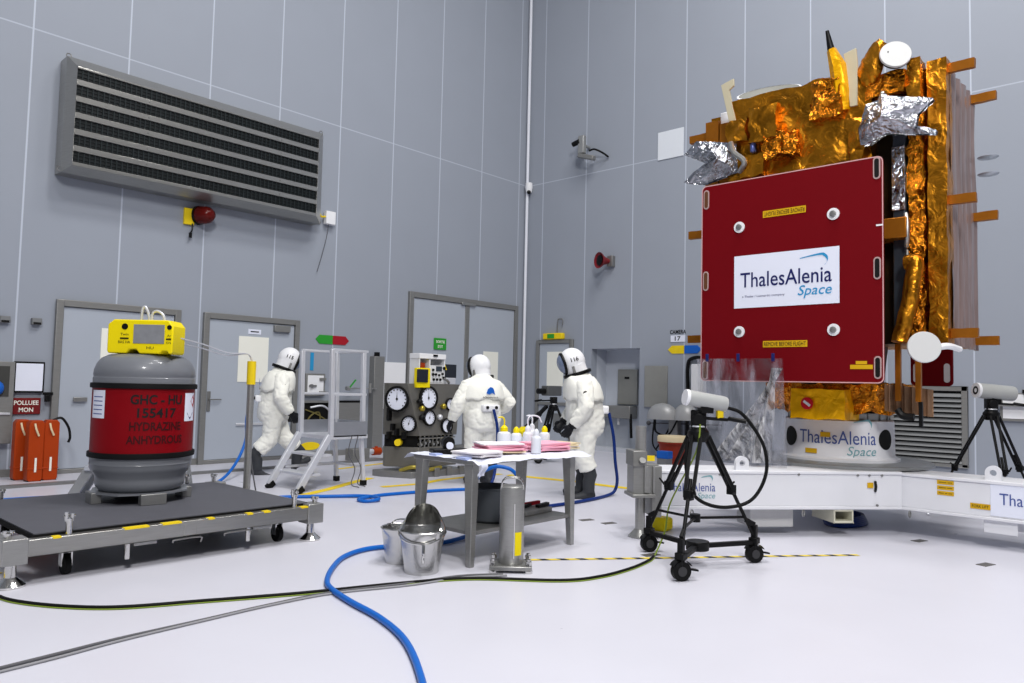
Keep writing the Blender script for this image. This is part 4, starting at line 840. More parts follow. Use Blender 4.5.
def hood(u, v):
    a = math.radians(42.0)+ (u-.5)*math.radians(190); rr = rt*(1.0+.04*v); z = h+.0+v*.17*max(0, math.sin(PI*u))**.7; return Vector((math.cos(a)*rr*(1-.25*v*v), math.sin(a)*rr*(1-.25*v*v), z))
m_.grid(hood, 24, 8); m_.build('hood', POLISH, t)
a0 = math.radians(-128)
m_ = MB(); c = Vector((math.cos(a0), math.sin(a0), 0)); m_.tube([c*(rt*.82)+Vector((0, 0, .10)), c*(rt*.82+.04)+Vector((0, 0, .11)), c*(rt*.9+.05)+Vector((0, 0, .17)), c*(rt*.94+.02)+Vector((0, 0, .22)), c*(rt*.9)+Vector((0, 0, .22))], .011, 8); m_.build('side_grip', POLISH, t)
m_ = MB(); m_.tube([(math.cos(a_)*rt*1.03, math.sin(a_)*rt*1.03, h-.01-.06*math.sin(PI*i/10)) for i, a_ in enumerate([math.radians(-228+180*i/10) for i in range(11)])], .006, 6, k=2); m_.build('bail_handle', POLISH, t)
# steel cylinder on a base plate
t = thing('steel_canister', 'tall slim steel canister with yellow label on a square base plate', 'canister', (4.22, 3.80, 0), math.radians(-48))
m_ = MB(); m_.lathe([(0, .05), (.088, .05), (.092, .06), (.092, .60), (.089, .615), (.075, .625), (0, .63)], n=36); m_.build('canister_body', STEEL, t)
for q in (-.04, .04): m_ = MB(); m_.tube([(-.08, q, .60), (-.075, q, .65), (-.035, q, .68), (.035, q, .68), (.075, q, .65), (.08, q, .60)], .006, 8); m_.build('carry_handle', POLISH, t)
m_ = MB(); m_.box(-.155, .155, -.13, .13, .02, .05); m_.build('base_plate', STEEL, t, .004)
for x in (-.13, .13):
    for y in (-.105, .105):
        m_ = MB(); m_.cyl((x, y, 0), (x, y, .02), .03, n=14); m_.cyl((x, y, .03), (x, y, .1), .014, n=10); m_.cyl((x, y, .06), (x, y, .085), .024, n=6); m_.build('bolt_foot', POLISH, t)
fn = lambda a, b: Vector((.0935*math.cos(-PI/2+.6+a/.0935), .0935*math.sin(-PI/2+.6+a/.0935), b))
m_ = MB(); m_.grid(lambda u, v: fn((u-.5)*.06, .12+v*.17), 5, 1); m_.build('yellow_label', YELLOW, t)
m_ = MB(); m_.bar((.02, -.091, .1), (.02, -.091, .5), .012, .008); m_.build('seam', POLISH, t)
# ================================================================== HOSES AND CABLES ON THE FLOOR
def cable(name, pts, r_, m_, lab, cat, k=10):
    o = MB().tube(pts, r_, 10, k=k).build(name, m_); return tag(o, lab, cat)
Z = .022
H_ = [(2.352, 2.657), (2.62, 3.095), (2.76, 3.487), (2.831, 3.875), (2.911, 4.196), (3.017, 4.399), (3.25, 4.669), (3.513, 4.893), (3.82, 4.985), (4.15, 4.86), (4.404, 4.76), (4.70, 4.80), (4.95, 4.92), (4.99, 5.15), (4.85, 5.34), (4.7, 5.5)]
cable('air_hose', [(2.0, 2.2, Z)]+[(x, y, Z) for x, y in H_], .019, BLUE, 'thick blue hose curving across the floor in front of the buckets', 'hose')
cable('air_hose', [(3.3, 8.0, .025), (3.9, 7.9, .02), (4.5, 7.85, .02), (4.79, 7.78, .02), (5.16, 7.53, .02), (5.42, 7.32, .025), (5.5, 7.1, .03), (5.40, 6.93, .03), (5.25, 6.98, .02), (5.3, 7.15, .02), (5.64, 7.23, .02), (5.944, 7.199, .02), (6.494, 7.081, .02), (6.95, 6.9, .02)], .02, BLUE, 'blue hose with a small loop on the floor between cart and table', 'hose')
cable('air_hose', [(7.82, 5.44, 1.05), (7.87, 5.40, .75), (7.90, 5.39, .45), (7.98, 5.41, .2), (7.98, 5.45, .06), (7.8, 5.44, .022), (7.41, 5.38, .022), (6.97, 5.37, .022), (6.5, 5.40, .022), (5.9, 5.4, .022), (5.6, 5.3, .022)], .02, DBLUE, 'blue hose from the back of the bowed figure to the floor', 'hose')
cable('air_hose', [(7.31, 6.955, 1.04), (7.33, 6.90, .8), (7.33, 6.90, .5), (7.3, 6.9, .2), (7.1, 6.8, .024), (6.8, 6.6, .022), (6.4, 6.3, .022)], .02, DBLUE, 'blue hose from the back of the figure at the console', 'hose')
cable('air_hose', [(5.52, 10.12, 1.06), (5.45, 10.08, .8), (5.35, 9.9, .5), (5.1, 9.7, .2), (4.75, 9.45, .025), (4.3, 9.2, .022), (3.5, 9.2, .022), (2.4, 9.45, .022), (1.0, 9.6, .022)], .02, BLUE, 'blue hose trailing from the walking figure behind the cart', 'hose')
cable('air_hose', [(5.70, 5.76, .02), (5.72, 5.72, .25), (5.76, 5.66, .41), (5.83, 5.58, .48), (5.90, 5.50, .50), (5.99, 5.40, .46), (6.05, 5.36, .34), (6.03, 5.40, .15), (5.9, 5.5, .03)], .02, BLUE, 'blue hose arching up behind the table legs', 'hose')
B_ = [(1.2, 6.0), (1.34, 5.6), (1.40, 5.3), (1.565, 4.988), (1.806, 4.732), (2.196, 4.532), (2.728, 4.271), (3.346, 4.024), (3.787, 3.793), (4.213, 3.325), (4.513, 3.196), (4.876, 3.178), (5.2, 3.22), (5.36, 3.27)]
cable('floor_cable', [(x, y, .012) for x, y in B_], .011, RUBBER, 'long black cable sweeping from the cart to the camera tripod', 'cable')
cable('floor_cable', [(x-.008, y-.016, .005) for x, y in B_], .004, mat('green_yellow_wire', (120, 140, 50), .5), 'thin green-yellow earth wire alongside the long black cable', 'cable')
G_ = [(0.6, 4.1), (1.06, 4.137), (1.316, 4.158), (1.604, 4.181), (2.031, 4.182), (2.469, 4.188), (2.88, 4.161), (3.362, 4.0), (3.778, 3.9), (4.05, 3.72)]
cable('floor_cable', [(x, y, .009) for x, y in G_], .0085, GREYC, 'grey cable running from the canister to the lower left', 'cable')
cable('floor_cable', [(x, y-.03-.02*math.sin(i), .008) for i, (x, y) in enumerate(G_)], .007, mat('pale_grey_cable', (142, 142, 146), .5), 'paler grey cable beside the grey canister cable', 'cable')
def tape(pts, w, m_, lab, name='floor_tape'):
    o = MB(); P = [Vector((x, y, .003)) for x, y in pts]; vs = []
    for i, p in enumerate(P):
        d = (P[min(i+1, len(P)-1)]-P[max(0, i-1)]).normalized(); n_ = Vector((-d.y, d.x, 0))*w/2; vs += [p-n_, p+n_]
    o.add(vs, [(2*i, 2*i+2, 2*i+3, 2*i+1) for i in range(len(P)-1)]); return tag(o.build(name, m_), lab, 'tape')
tape([(4.9, 7.84), (5.58, 8.15), (6.2, 8.5), (6.65, 8.72)], .13, TAPEY, 'yellow floor tape running under the platform ladder')
tape([(6.2, 7.89), (6.787, 7.805), (7.3, 7.95), (7.9, 7.95), (8.5, 7.9)], .12, TAPEY, 'yellow floor tape in front of the gauge console')
tape([(8.5, 7.75), (8.6, 7.2), (8.7, 6.6), (8.69, 6.18), (8.72, 5.63), (8.75, 5.2)], .17, TAPEY, 'yellow floor tape behind the bowed figure')
tape([(6.9, 9.9), (7.6, 10.05), (8.4, 10.2)], .1, TAPEY, 'yellow floor tape near the steel column')
tape([(1.0, 5.9), (1.25, 6.05), (1.5, 6.2)], .2, TAPEY, 'yellow tape patch on the floor under the cart corner')
HAZ = mat('hazard_stripe', (230, 205, 60), .5, 0, 0); nt = HAZ.node_tree; w_ = nt.nodes.new('ShaderNodeTexWave'); w_.inputs['Scale'].default_value = 2.6; w_.bands_direction = 'X'; tcn = nt.nodes.new('ShaderNodeTexCoord'); nt.links.new(tcn.outputs['Object'], w_.inputs[0]); rp = nt.nodes.new('ShaderNodeValToRGB'); rp.color_ramp.interpolation = 'CONSTANT'; rp.color_ramp.elements[0].color = (.02, .02, .02, 1); rp.color_ramp.elements[1].position = .42; rp.color_ramp.elements[1].color = (*lin((228, 204, 70)), 1); nt.links.new(w_.outputs['Fac'], rp.inputs[0]); nt.links.new(rp.outputs[0], nt.nodes['Principled BSDF'].inputs['Base Color'])
tape([(4.45, 3.99), (4.6, 3.865), (5.4, 3.22), (6.1, 2.67), (6.765, 2.13)], .05, HAZ, 'yellow and black hazard tape line across the floor under the tripod')
PL = mat('floor_plate', (108, 106, 104), .5, .5)
for x, y, lab in ((6.325, 4.66, 'dark floor plate farther left of the leg jack'), (6.352, 4.40, 'dark floor plate nearest the leg jack'), (5.43, 3.34, 'dark floor plate under the tripod wheel'), (7.86, 1.93, 'dark floor plate under the right-hand beam'), (7.2, 1.28, 'dark floor plate at the right edge of the floor')):
    o = MB().box(-.075, .075, -.04, .04, 0, .004).build('floor_plate', PL); o.location = (x, y, 0); o.rotation_euler.z = -.3; tag(o, lab, 'plate')
# ================================================================== INTEGRATION STAND
P0 = Vector((6.07, 3.69, 0)); P1 = Vector((7.95, 2.10, 0)); dv = (P1-P0).normalized(); nv = Vector((-dv.y, dv.x, 0))
if nv.x < 0: nv = -nv
t = thing('integration_stand', 'low white beam stand with turntable carrying the foil-wrapped spacecraft', 'stand', (8.52, 2.89, 0)); SO = Vector((8.52, 2.89, 0))
def beam(A, B, n_, w, z0, z1, name, lip=.02):
    m_ = MB(); a = A-SO; b = B-SO
    for (q0, q1, e) in ((z0+.03, z1-.03, 0), (z0, z0+.03, lip), (z1-.03, z1, lip)):
        vs = [a-n_*e, b-n_*e, b+n_*(w+e), a+n_*(w+e)]
        m_.prism([(p.x, p.y) for p in vs], 'z', q0, q1)
    return m_.build(name, STANDW, t, .006)
lb = beam(P0, P1, nv, .46, .26, .62, 'left_beam', .012)
R0 = P1+Vector((.03, .35, 0)); R1 = Vector((7.9, -1.2, 0)); rv = (R1-R0).normalized(); rn = Vector((-rv.y, rv.x, 0)); rn = rn if rn.x > 0 else -rn
rb = beam(R0, R1, rn, .46, .255, .61, 'right_beam', .012)
bb = beam(SO+Vector((.5, .2, 0)), SO+Vector((2.2, .85, 0)), Vector((-.36, .93, 0)), .46, .26, .6, 'rear_beam')
m_ = MB(); m_.lathe([(0, .3), (.72, .3), (.72, .6), (0, .6)], n=8); m_.build('hub', STANDW, t, .01)
m_ = MB(); m_.lathe([(0, .622), (.93, .622), (.93, .65), (.90, .66), (0, .66)], n=64); m_.build('turntable', mat('turntable_grey', (150, 152, 152), .35, .6), t)
def facept(s_, z, off=.004): return P0-SO+dv*s_-nv*(off+.0)+Vector((0, 0, z))
logo(lambda a, b: facept(.345+a, .465+b), .46, (INKB, INKG), lb)
def fr(y, z, off=.004):
    k = (R0.y-y)/(R0.y-R1.y); p = R0.lerp(R1, k); return p-SO-rn*off+Vector((0, 0, z))
m_ = MB(); m_.add([fr(1.37, .30), fr(.6, .30), fr(.6, .585), fr(1.37, .585)], [(0, 1, 2, 3)]); pl_ = m_.build('logo_plate', LABELW, rb)
logo(lambda a, b: fr(1.0-a, .455+b, .007), .60, (INKB, INKG), pl_)
for k, s_ in enumerate(('FIXED SUPPORT', 'IDENTIFICATION', 'LOAD 2 TONS')):
    m_ = MB(); z = .555-k*.05; m_.add([fr(1.80, z-.019), fr(1.66, z-.019), fr(1.66, z+.019), fr(1.80, z+.019)], [(0, 1, 2, 3)]); q = m_.build('yellow_tag', TAGY, rb)
    text(('----- ---', '------ ----', '---- -- ---')[k], .11, .006, lambda a, b, z=z: fr(1.73-a, z+b, .006), BLKINK, q)
m_ = MB(); m_.add([fr(1.53, .345), fr(1.37, .345), fr(1.37, .395), fr(1.53, .395)], [(0, 1, 2, 3)]); q = m_.build('yellow_tag', TAGY, rb); text('FORK LIFT', .13, .025, lambda a, b: fr(1.45-a, .37+b, .006), BLKINK, q)
for p, d_ in ((P0-SO+dv*.86+nv*.06+Vector((0, 0, .62)), dv), (fr(1.36, .61, -.08), rv)):
    n2 = Vector((-d_.y, d_.x, 0)); m_ = MB(); M = Matrix((d_, Vector((0, 0, 1)), n2)).transposed().to_4x4(); M.translation = p
    ring = []; N = 24
    outer = []; inner = []
    for i in range(N):
        a = 2*PI*i/N; c = Vector((math.cos(a), math.sin(a)))
        k = .065/max(.065, 1e-6); ox_ = c.x*.065; oy_ = c.y*.065+.065
        if c.y < 0: ox_ = math.copysign(min(.065, abs(c.x)*.2), c.x) if abs(c.x) > .3 else c.x*.2; oy_ = 0 if abs(c.x) < .9 else .05
        outer.append((ox_, oy_)); inner.append((c.x*.028, c.y*.028+.065))
    vs = []
    for zz in (-.02, .02): vs += [M @ Vector((x, y, zz)) for x, y in outer]+[M @ Vector((x, y, zz)) for x, y in inner]
    fs = []
    for i in range(N):
        j = (i+1) % N; fs += [(i, j, N+j, N+i), (2*N+i, 3*N+i, 3*N+j, 2*N+j), (i, 2*N+i, 2*N+j, j), (N+i, N+j, 3*N+j, 3*N+i)]
    m_.add(vs, fs); m_.build('lifting_lug', STANDW, t)
# jack on the end of the left beam
def jack(p, top, name='leg_jack'):
    M = Matrix.Translation(p-SO) @ Matrix.Rotation(math.atan2(dv.y, dv.x), 4, 'Z')
    j = MB(); j.box(-.10, .14, -.10, .10, .40, .68, M=M); o = j.build(name, STEEL, t, .008)
    j = MB(); j.box(.08, .17, -.11, .16, .20, .66, M=M); j.box(-.11, .02, -.13, .11, .66, .80, M=M); j.box(-.12, .1, -.16, .12, .38, .41, M=M); j.build('bracket_plate', FRAME, o, .006)
    j = MB(); j.box(.0, .05, -.125, -.098, .42, .66, M=M); j.box(.08, .10, -.125, -.098, .42, .66, M=M); j.build('guide_bar', STEEL, o, .004)
    j = MB(); j.cyl(M @ Vector((0, 0, .04)), M @ Vector((0, 0, .42)), .045, n=18); j.cyl(M @ Vector((0, 0, .78)), M @ Vector((0, 0, top)), .05, n=18); j.build('screw_column', STEEL, o)
    j = MB(); j.lathe([(0, 0), (.10, 0), (.105, .015), (.07, .05), (.05, .075), (0, .075)], M @ Vector((0, 0, 0)), 26); j.build('foot', STEEL, o)
    j = MB(); j.box(.02, .09, -.135, -.128, .71, .76, M=M); j.build('yellow_sticker', TAPEY, o)
    j = MB(); j.cyl(M @ Vector((-.03, -.13, .70)), M @ Vector((-.03, -.16, .72)), .03, n=12); j.build('crank_stub', DSTEEL, o)
jack(Vector((6.0, 3.81, 0)), 1.02)
# under-beam brackets
for q, w in ((1.86, .2),):
    c = P0+dv*q+nv*.2-SO
    m_ = MB(); M = Matrix.Translation(c) @ Matrix.Rotation(math.atan2(dv.y, dv.x), 4, 'Z')
    m_.box(-w/2, w/2, -.2, .2, .13, .15, M=M); m_.box(-w/2, w/2, -.2, .2, .24, .26, M=M); m_.box(-w/2, -w/2+.015, -.2, .2, .13, .26, M=M); m_.box(w/2-.015, w/2, -.2, .2, .13, .26, M=M); m_.build('fork_pocket', mat('pocket_cream', (206, 204, 186), .45), t, .004)
m_ = MB(); c = fr(1.30, .2, -.1); M = Matrix.Translation(Vector((c.x, c.y, 0))) @ Matrix.Rotation(math.atan2(rv.y, rv.x), 4, 'Z'); m_.box(-.13, .13, -.08, -.07, .14, .255, M=M); m_.box(-.13, .13, .2, .21, .14, .255, M=M); m_.box(-.13, .13, -.08, .21, .245, .255, M=M); m_.build('fork_pocket', STANDW, t, .004)
m_ = MB(); M = Matrix.Translation(P0+dv*1.2+nv*.28-SO) @ Matrix.Rotation(math.atan2(dv.y, dv.x), 4, 'Z'); m_.box(-.22, .22, -.15, .15, .07, .25, M=M); m_.build('ballast_box', mat('ballast_grey', (190, 190, 190), .5), t, .01)
for p in (P0+dv*1.45+nv*.0-SO, P1-SO+Vector((-.01, -.07, 0)), P0+dv*.35-SO):
    m_ = MB(); m_.tube([(p.x+.028*math.cos(a), p.y, .225+.028*math.sin(a)) for a in [i*PI/6 for i in range(13)]], .007, 6, k=2); m_.build('eye_bolt', DSTEEL, t)
for s_, z in ((.62, .585), (2.0, .585), (2.12, .585), (2.25, .585), (1.4, .59), (2.2, .3)):
    m_ = MB(); m_.cyl(facept(s_, z, -.002), facept(s_, z, .012), .012, n=8); m_.build('bolt_head', DSTEEL, t)
m_ = MB(); c = facept(2.18, .53, .006); m_.tube([c, c+Vector((-.01, -.01, -.05)), c+Vector((.0, 0, -.1))], .012, 6); m_.build('seal_cord', BLACK, t); m_ = MB(); c = facept(2.13, .49, .006); m_.bar(c-dv*.03, c+dv*.03, .006, .05); m_.build('seal_tag', TAGY, t)
for a_, b_, c_ in ((-.35, -.05, .03), (-.1, .0, .06)):
    pass
o = MB()
for k in range(5): o.tube([(8.25+.32*math.cos(a)+.02*k, 2.72+.18*math.sin(a)+.015*k, .02+.013*k) for a in [i*PI/8 for i in range(17)]], .018, 8, k=3)
tag(o.build('coiled_hose', DBLUE), 'coil of dark blue hose on the floor under the stand', 'hose')
o = MB(); o.box(-.09, .09, -.08, .08, 0, .13); o = o.build('cable_bag', YELLOW, bevel=.03); o.location = (6.44, 3.84, 0); tag(o, 'yellow bag on the floor under the left end of the beam', 'bag')
# ================================================================== ADAPTER RING
t = thing('adapter_ring', 'white cylindrical adapter ring with dark round ports on the turntable', 'ring', (8.52, 2.89, .66))
m_ = MB(); m_.lathe([(.46, 0), (.61, 0), (.61, .025), (.57, .04), (.56, .06), (.552, .42), (.53, .43), (.50, .43), (.50, .02)], n=64); m_.build('shell', STANDW, t)
m_ = MB(); m_.lathe([(0, .40), (.50, .41), (.50, .50), (0, .50)], n=48); m_.build('upper_ring', mat('ring_grey', (168, 168, 166), .35, .7), t)
for k in range(20):
    a = 2*PI*k/20; m_ = MB(); M = Matrix.Rotation(a, 4, 'Z'); m_.box(.50, .515, -.012, .012, .43, .50, M=M); m_.build('clamp_block', STEEL, t)
AC = math.atan2(-2.89, -8.52)   # towards the camera
def onring(a0, z, r=.565): return lambda a, b: Vector(((r-.008*(z+b)/.36)*math.cos(a0+a/r), (r-.008*(z+b)/.36)*math.sin(a0+a/r), z+b))
fnr = onring(AC-.02, .25); logo(fnr, .80, (INKB, INKG), t)
for da in (-1.0, .95, 2.3, -2.3):
    f_ = onring(AC+da, .235, .564); m_ = MB(); m_.add([f_(0, 0)]+[f_(.11*math.cos(i*PI/14), .105*math.sin(i*PI/14)) for i in range(28)], [(0, 1+i, 1+(i+1) % 28) for i in range(28)]); m_.build('round_port', DARK, t)
for da, z, w in ((-.22, .275, .1), (-.48, .1, .13)):
    f_ = onring(AC+da, z, .569); m_ = MB(); m_.grid(lambda u, v: f_((u-.5)*w, (v-.5)*.05), 4, 1); m_.build('orange_tag', TAGY, t)
# ================================================================== SPACECRAFT
t = thing('spacecraft', 'large gold-foil-wrapped spacecraft with a red square cover on its front', 'spacecraft', (8.52, 2.95, 1.16)); VO = Vector((8.52, 2.95, 1.16))
def V(x, y, z): return Vector((x, y, z))-VO
def fbox(name, m, x0, x1, y0, y1, z0, z1, step=.07, amp=.02, sc=5, seed=0, parent=t):
    b = MB(); a = V(x0, y0, z0); c = V(x1, y1, z1); foil_box(b, a.x, c.x, a.y, c.y, a.z, c.z, step, amp, sc, seed); return b.build(name, m, parent)
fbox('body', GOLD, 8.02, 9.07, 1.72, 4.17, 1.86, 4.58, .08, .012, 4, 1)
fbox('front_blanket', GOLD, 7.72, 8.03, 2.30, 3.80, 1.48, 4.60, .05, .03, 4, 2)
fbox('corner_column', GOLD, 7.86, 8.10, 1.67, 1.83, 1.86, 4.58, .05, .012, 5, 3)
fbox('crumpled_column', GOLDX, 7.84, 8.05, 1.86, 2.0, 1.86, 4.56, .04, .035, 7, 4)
m_ = MB(); a = V(7.93, 2.0, 1.86); c = V(8.02, 2.34, 4.3); m_.box(a.x, c.x, a.y, c.y, a.z, c.z); m_.build('dark_recess', mat('recess_black', (30, 24, 16), .35, .4, .4, 6), t)
m_ = MB(); a = V(7.82, 2.02, 1.9); c = V(7.90, 2.13, 4.0); m_.box(a.x, c.x, a.y, c.y, a.z, c.z); m_.build('side_strut', mat('strut_grey', (72, 80, 90), .3, .6, .3, 5), t, .01)
m_ = MB(); a = V(7.80, 2.015, 3.15); c = V(7.83, 2.135, 3.78); m_.box(a.x, c.x, a.y, c.y, a.z, c.z); m_.build('silver_plate', SILVER, t, .005)
m_ = MB(); a = V(7.70, 1.98, 2.86); c = V(7.95, 2.28, 3.06); m_.box(a.x, c.x, a.y, c.y, a.z, c.z); m_.build('gold_block', TABG, t, .01)
m_ = MB(); m_.tube([V(7.76, 2.0, 3.1), V(7.74, 1.985, 3.0), V(7.74, 1.985, 2.86), V(7.78, 2.0, 2.78)], .02, 8); m_.tube([V(7.8, 2.0, 2.75), V(7.8, 1.99, 2.3), V(7.8, 2.0, 1.95)], .012, 8); m_.build('steel_pipe', STEEL, t)
# gold waveguide on the lower right front
m_ = MB(); pts = catmull([V(7.72, 1.99, 2.62), V(7.70, 1.9, 2.6), V(7.68, 1.93, 2.4), V(7.68, 1.97, 2.15), V(7.66, 2.04, 1.86)], 6)
m_.loft([(crumple(p, .012, 9), .075) for p in pts], 10); m_.build('foil_duct', GOLD, t)
# left end columns
for y0, y1, z1, s_ in ((4.02, 4.18, 4.50, 5), (3.83, 4.0, 4.45, 6)): fbox('end_column', TABG, 7.9, 8.5, y0, y1, 1.9, z1, .1, .006, 5, s_)
m_ = MB(); a = V(7.95, 3.85, 4.46); c = V(8.2, 4.02, 4.60); m_.box(a.x, c.x, a.y, c.y, a.z, c.z); m_.build('white_block', WHITE, t, .01)
# draped film on the right side
m_ = MB(); m_.grid(lambda u, v: V(7.99+1.1*u, 1.665+.012*math.sin(u*30+3*nz((u*3, v*2, 1), 1))+.02*nz((u*6, v*2, 4), 1.5), 1.84+(2.66+.06*u)*v), 48, 30); m_.build('drape_film', DRAPE, t)
# tabs
for x, y, z in ((7.98, 1.56, 4.50), (7.98, 1.56, 3.22), (7.98, 1.56, 1.95), (9.0, 1.56, 4.50), (9.0, 1.56, 3.24), (9.0, 1.56, 1.94), (7.98, 4.31, 4.36), (7.98, 4.31, 3.2), (7.98, 4.31, 1.96)):
    a = V(x, y, z); L_ = .11
    m_ = MB(); foil_box(m_, a.x-.03, a.x+.03, a.y-L_, a.y+L_, a.z-.045, a.z+.045, .04, .006, 9, x); m_.build('bracket_tab', TABG, t)
# blanket pockets and lumps on the front
for y0, y1, z0, z1, x0, s_, am in ((3.20, 3.50, 4.05, 4.42, 7.58, 11, .03), (3.0, 3.35, 3.85, 4.1, 7.60, 12, .06), (2.55, 2.85, 4.15, 4.55, 7.62, 13, .05), (3.35, 3.62, 3.68, 3.92, 7.6, 14, .03), (2.32, 2.5, 3.6, 4.1, 7.64, 15, .04), (3.55, 3.78, 4.1, 4.35, 7.62, 16, .03)):
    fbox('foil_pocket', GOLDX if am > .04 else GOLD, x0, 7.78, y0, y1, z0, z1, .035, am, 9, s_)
m_ = MB(); m_.tube([V(7.62, 3.62, 3.75), V(7.58, 3.55, 3.85), V(7.60, 3.68, 3.98), V(7.6, 3.72, 4.1)], .03); m_.build('foil_pipe', STEEL, t)
m_ = MB(); a = V(7.62, 3.46, 3.95); m_.box(a.x, a.x+.08, a.y, a.y+.05, a.z, a.z+.12); m_.build('blue_connector', mat('connector_blue', (96, 110, 170), .3, .3, .3), t, .02)
# red front cover
PX = 7.35
def rrect(y0, y1, z0, z1, r, k=5):
    out = []
    for cy_, cz_, a0 in ((y1-r, z1-r, 0), (y0+r, z1-r, 90), (y0+r, z0+r, 180), (y1-r, z0+r, 270)):
        for i in range(k+1): a = math.radians(a0+90*i/k); out.append((cy_+r*math.cos(a), cz_+r*math.sin(a)))
    return out
def cover(px, th, y0, y1, z0, z1, side):
    m_ = MB(); m_.prism([(p[0]-VO.y, p[1]-VO.z) for p in rrect(y0, y1, z0, z1, .05)], 'x', px-VO.x, px+th-VO.x); return m_.build('red_cover', REDC, t, .003)
cv = cover(PX, .03, 2.085, 3.925, 1.465, 3.58, -1)
m_ = MB(); pr = rrect(2.083, 3.927, 1.463, 3.582, .052); pi = rrect(2.093, 3.917, 1.473, 3.572, .045); n_ = len(pr); f0 = PX-.002-VO.x
m_.add([(f0, p[0]-VO.y, p[1]-VO.z) for p in pr]+[(f0, p[0]-VO.y, p[1]-VO.z) for p in pi], [(i, (i+1) % n_, n_+(i+1) % n_, n_+i) for i in range(n_)]); m_.build('edge_line', mat('pale_edge', (206, 160, 160), .5), cv)
for y, zs in ((3.872, (3.43, 2.54, 1.58)), (2.137, (3.47, 2.53, 1.61))):
    for z in zs:
        m_ = MB(); m_.prism([(p[0]-VO.y, p[1]-VO.z) for p in rrect(y-.032, y+.032, z-.105, z+.105, .032)], 'x', PX-.006-VO.x, PX-VO.x); s_ = m_.build('hand_slot', mat('slot_rim', (178, 152, 150), .4), cv)
        m_ = MB(); m_.prism([(p[0]-VO.y, p[1]-VO.z) for p in rrect(y-.02, y+.02, z-.09, z+.09, .02)], 'x', PX-.009-VO.x, PX-.003-VO.x); m_.build('slot_hole', DARK if y < 3 else mat('slot_brown', (96, 62, 40), .5), s_)
for y, z in ((3.49, 3.08), (2.53, 3.09), (3.485, 1.98), (2.53, 1.97)):
    m_ = MB(); M = Euler((0, -PI/2, 0)).to_matrix(); m_.lathe([(0, 0), (.058, 0), (.058, .012), (0, .014)], V(PX, y, z), 24, M=M); s_ = m_.build('fixing_disc', WHITE, cv)
    m_ = MB(); m_.lathe([(0, .012), (.03, .012), (.03, .03), (.015, .035), (0, .035)], V(PX, y, z), 16, M=M); m_.build('bolt', DSTEEL, s_)
def pc(y, z, off): return lambda a, b: V(PX-off, y-a, z+b)
for y, z, w, h, s_, flip in ((3.015, 3.18, .44, .07, 'REMOVE BEFORE FLIGHT', 1), (3.005, 1.845, .45, .065, 'REMOVE BEFORE FLIGHT', 0), (2.28, 1.615, .2, .04, '', 0), (2.28, 1.655, .1, .03, '', 0)):
    f_ = pc(y, z, .004); m_ = MB(); m_.add([f_(-w/2, -h/2), f_(w/2, -h/2), f_(w/2, h/2), f_(-w/2, h/2)], [(0, 1, 2, 3)]); q = m_.build('yellow_tag', TAGY, cv)
    if s_: text(s_, w*.94, h*.62, (lambda a, b, f2=pc(y, z, .007): f2(-a, -b)) if flip else pc(y, z, .007), BLKINK, q, bold=0)
f_ = pc(3.01, 2.50, .004); m_ = MB(); m_.add([f_(-.535, -.275), f_(.535, -.275), f_(.535, .275), f_(-.535, .275)], [(0, 1, 2, 3)]); q = m_.build('white_label', LABELW, cv)
f_ = pc(3.01, 2.50, .007)
text('ThalesAlenia', .93, .155, lambda a, b: f_(a+.0, b+.015), NAVY, q, bold=.006)
text('Space', .33, .13, lambda a, b: f_(a+.30, b-.145), LBLUE, q, shear=.25, bold=.006)
swoosh(lambda a, b: f_(a+.30, b+.155), .25, .15, LBLUE, q)
text('a Thales / Leonardo company', .45, .028, lambda a, b: f_(a-.22, b-.16), NAVY, q)
m_ = MB(); f_ = pc(2.115, 2.93, .004); m_.add([f_(-.03, -.008), f_(.03, -.008), f_(.03, .008), f_(-.03, .008)], [(0, 1, 2, 3)]); m_.build('white_mark', WHITE, cv)
for y, z in ((3.5, 2.9), (2.6, 2.9), (3.5, 1.9), (2.6, 1.9)): m_ = MB(); m_.cyl(V(PX+.03, y, z), V(7.75, y, z), .03, n=12); m_.build('cover_strut', STEEL, t)
rc = MB(); rc.prism([(p[0]-VO.y, p[1]-VO.z) for p in rrect(2.02, 2.46, 1.47, 3.4, .05)], 'x', 9.7-VO.x, 9.73-VO.x); rc = rc.build('rear_red_cover', REDC, t)
for ys in (2.05, 2.37): m_ = MB(); m_.prism([(p[0]-VO.y, p[1]-VO.z) for p in rrect(ys, ys+.06, 1.51, 1.73, .03)], 'x', 9.69-VO.x, 9.7-VO.x); m_.build('hand_slot', WHITE, rc)
for y, z in ((2.2, 2.9), (2.3, 2.3)): m_ = MB(); m_.cyl(V(9.05, y, z), V(9.7, y, z), .03, n=12); m_.build('cover_strut', STEEL, t)
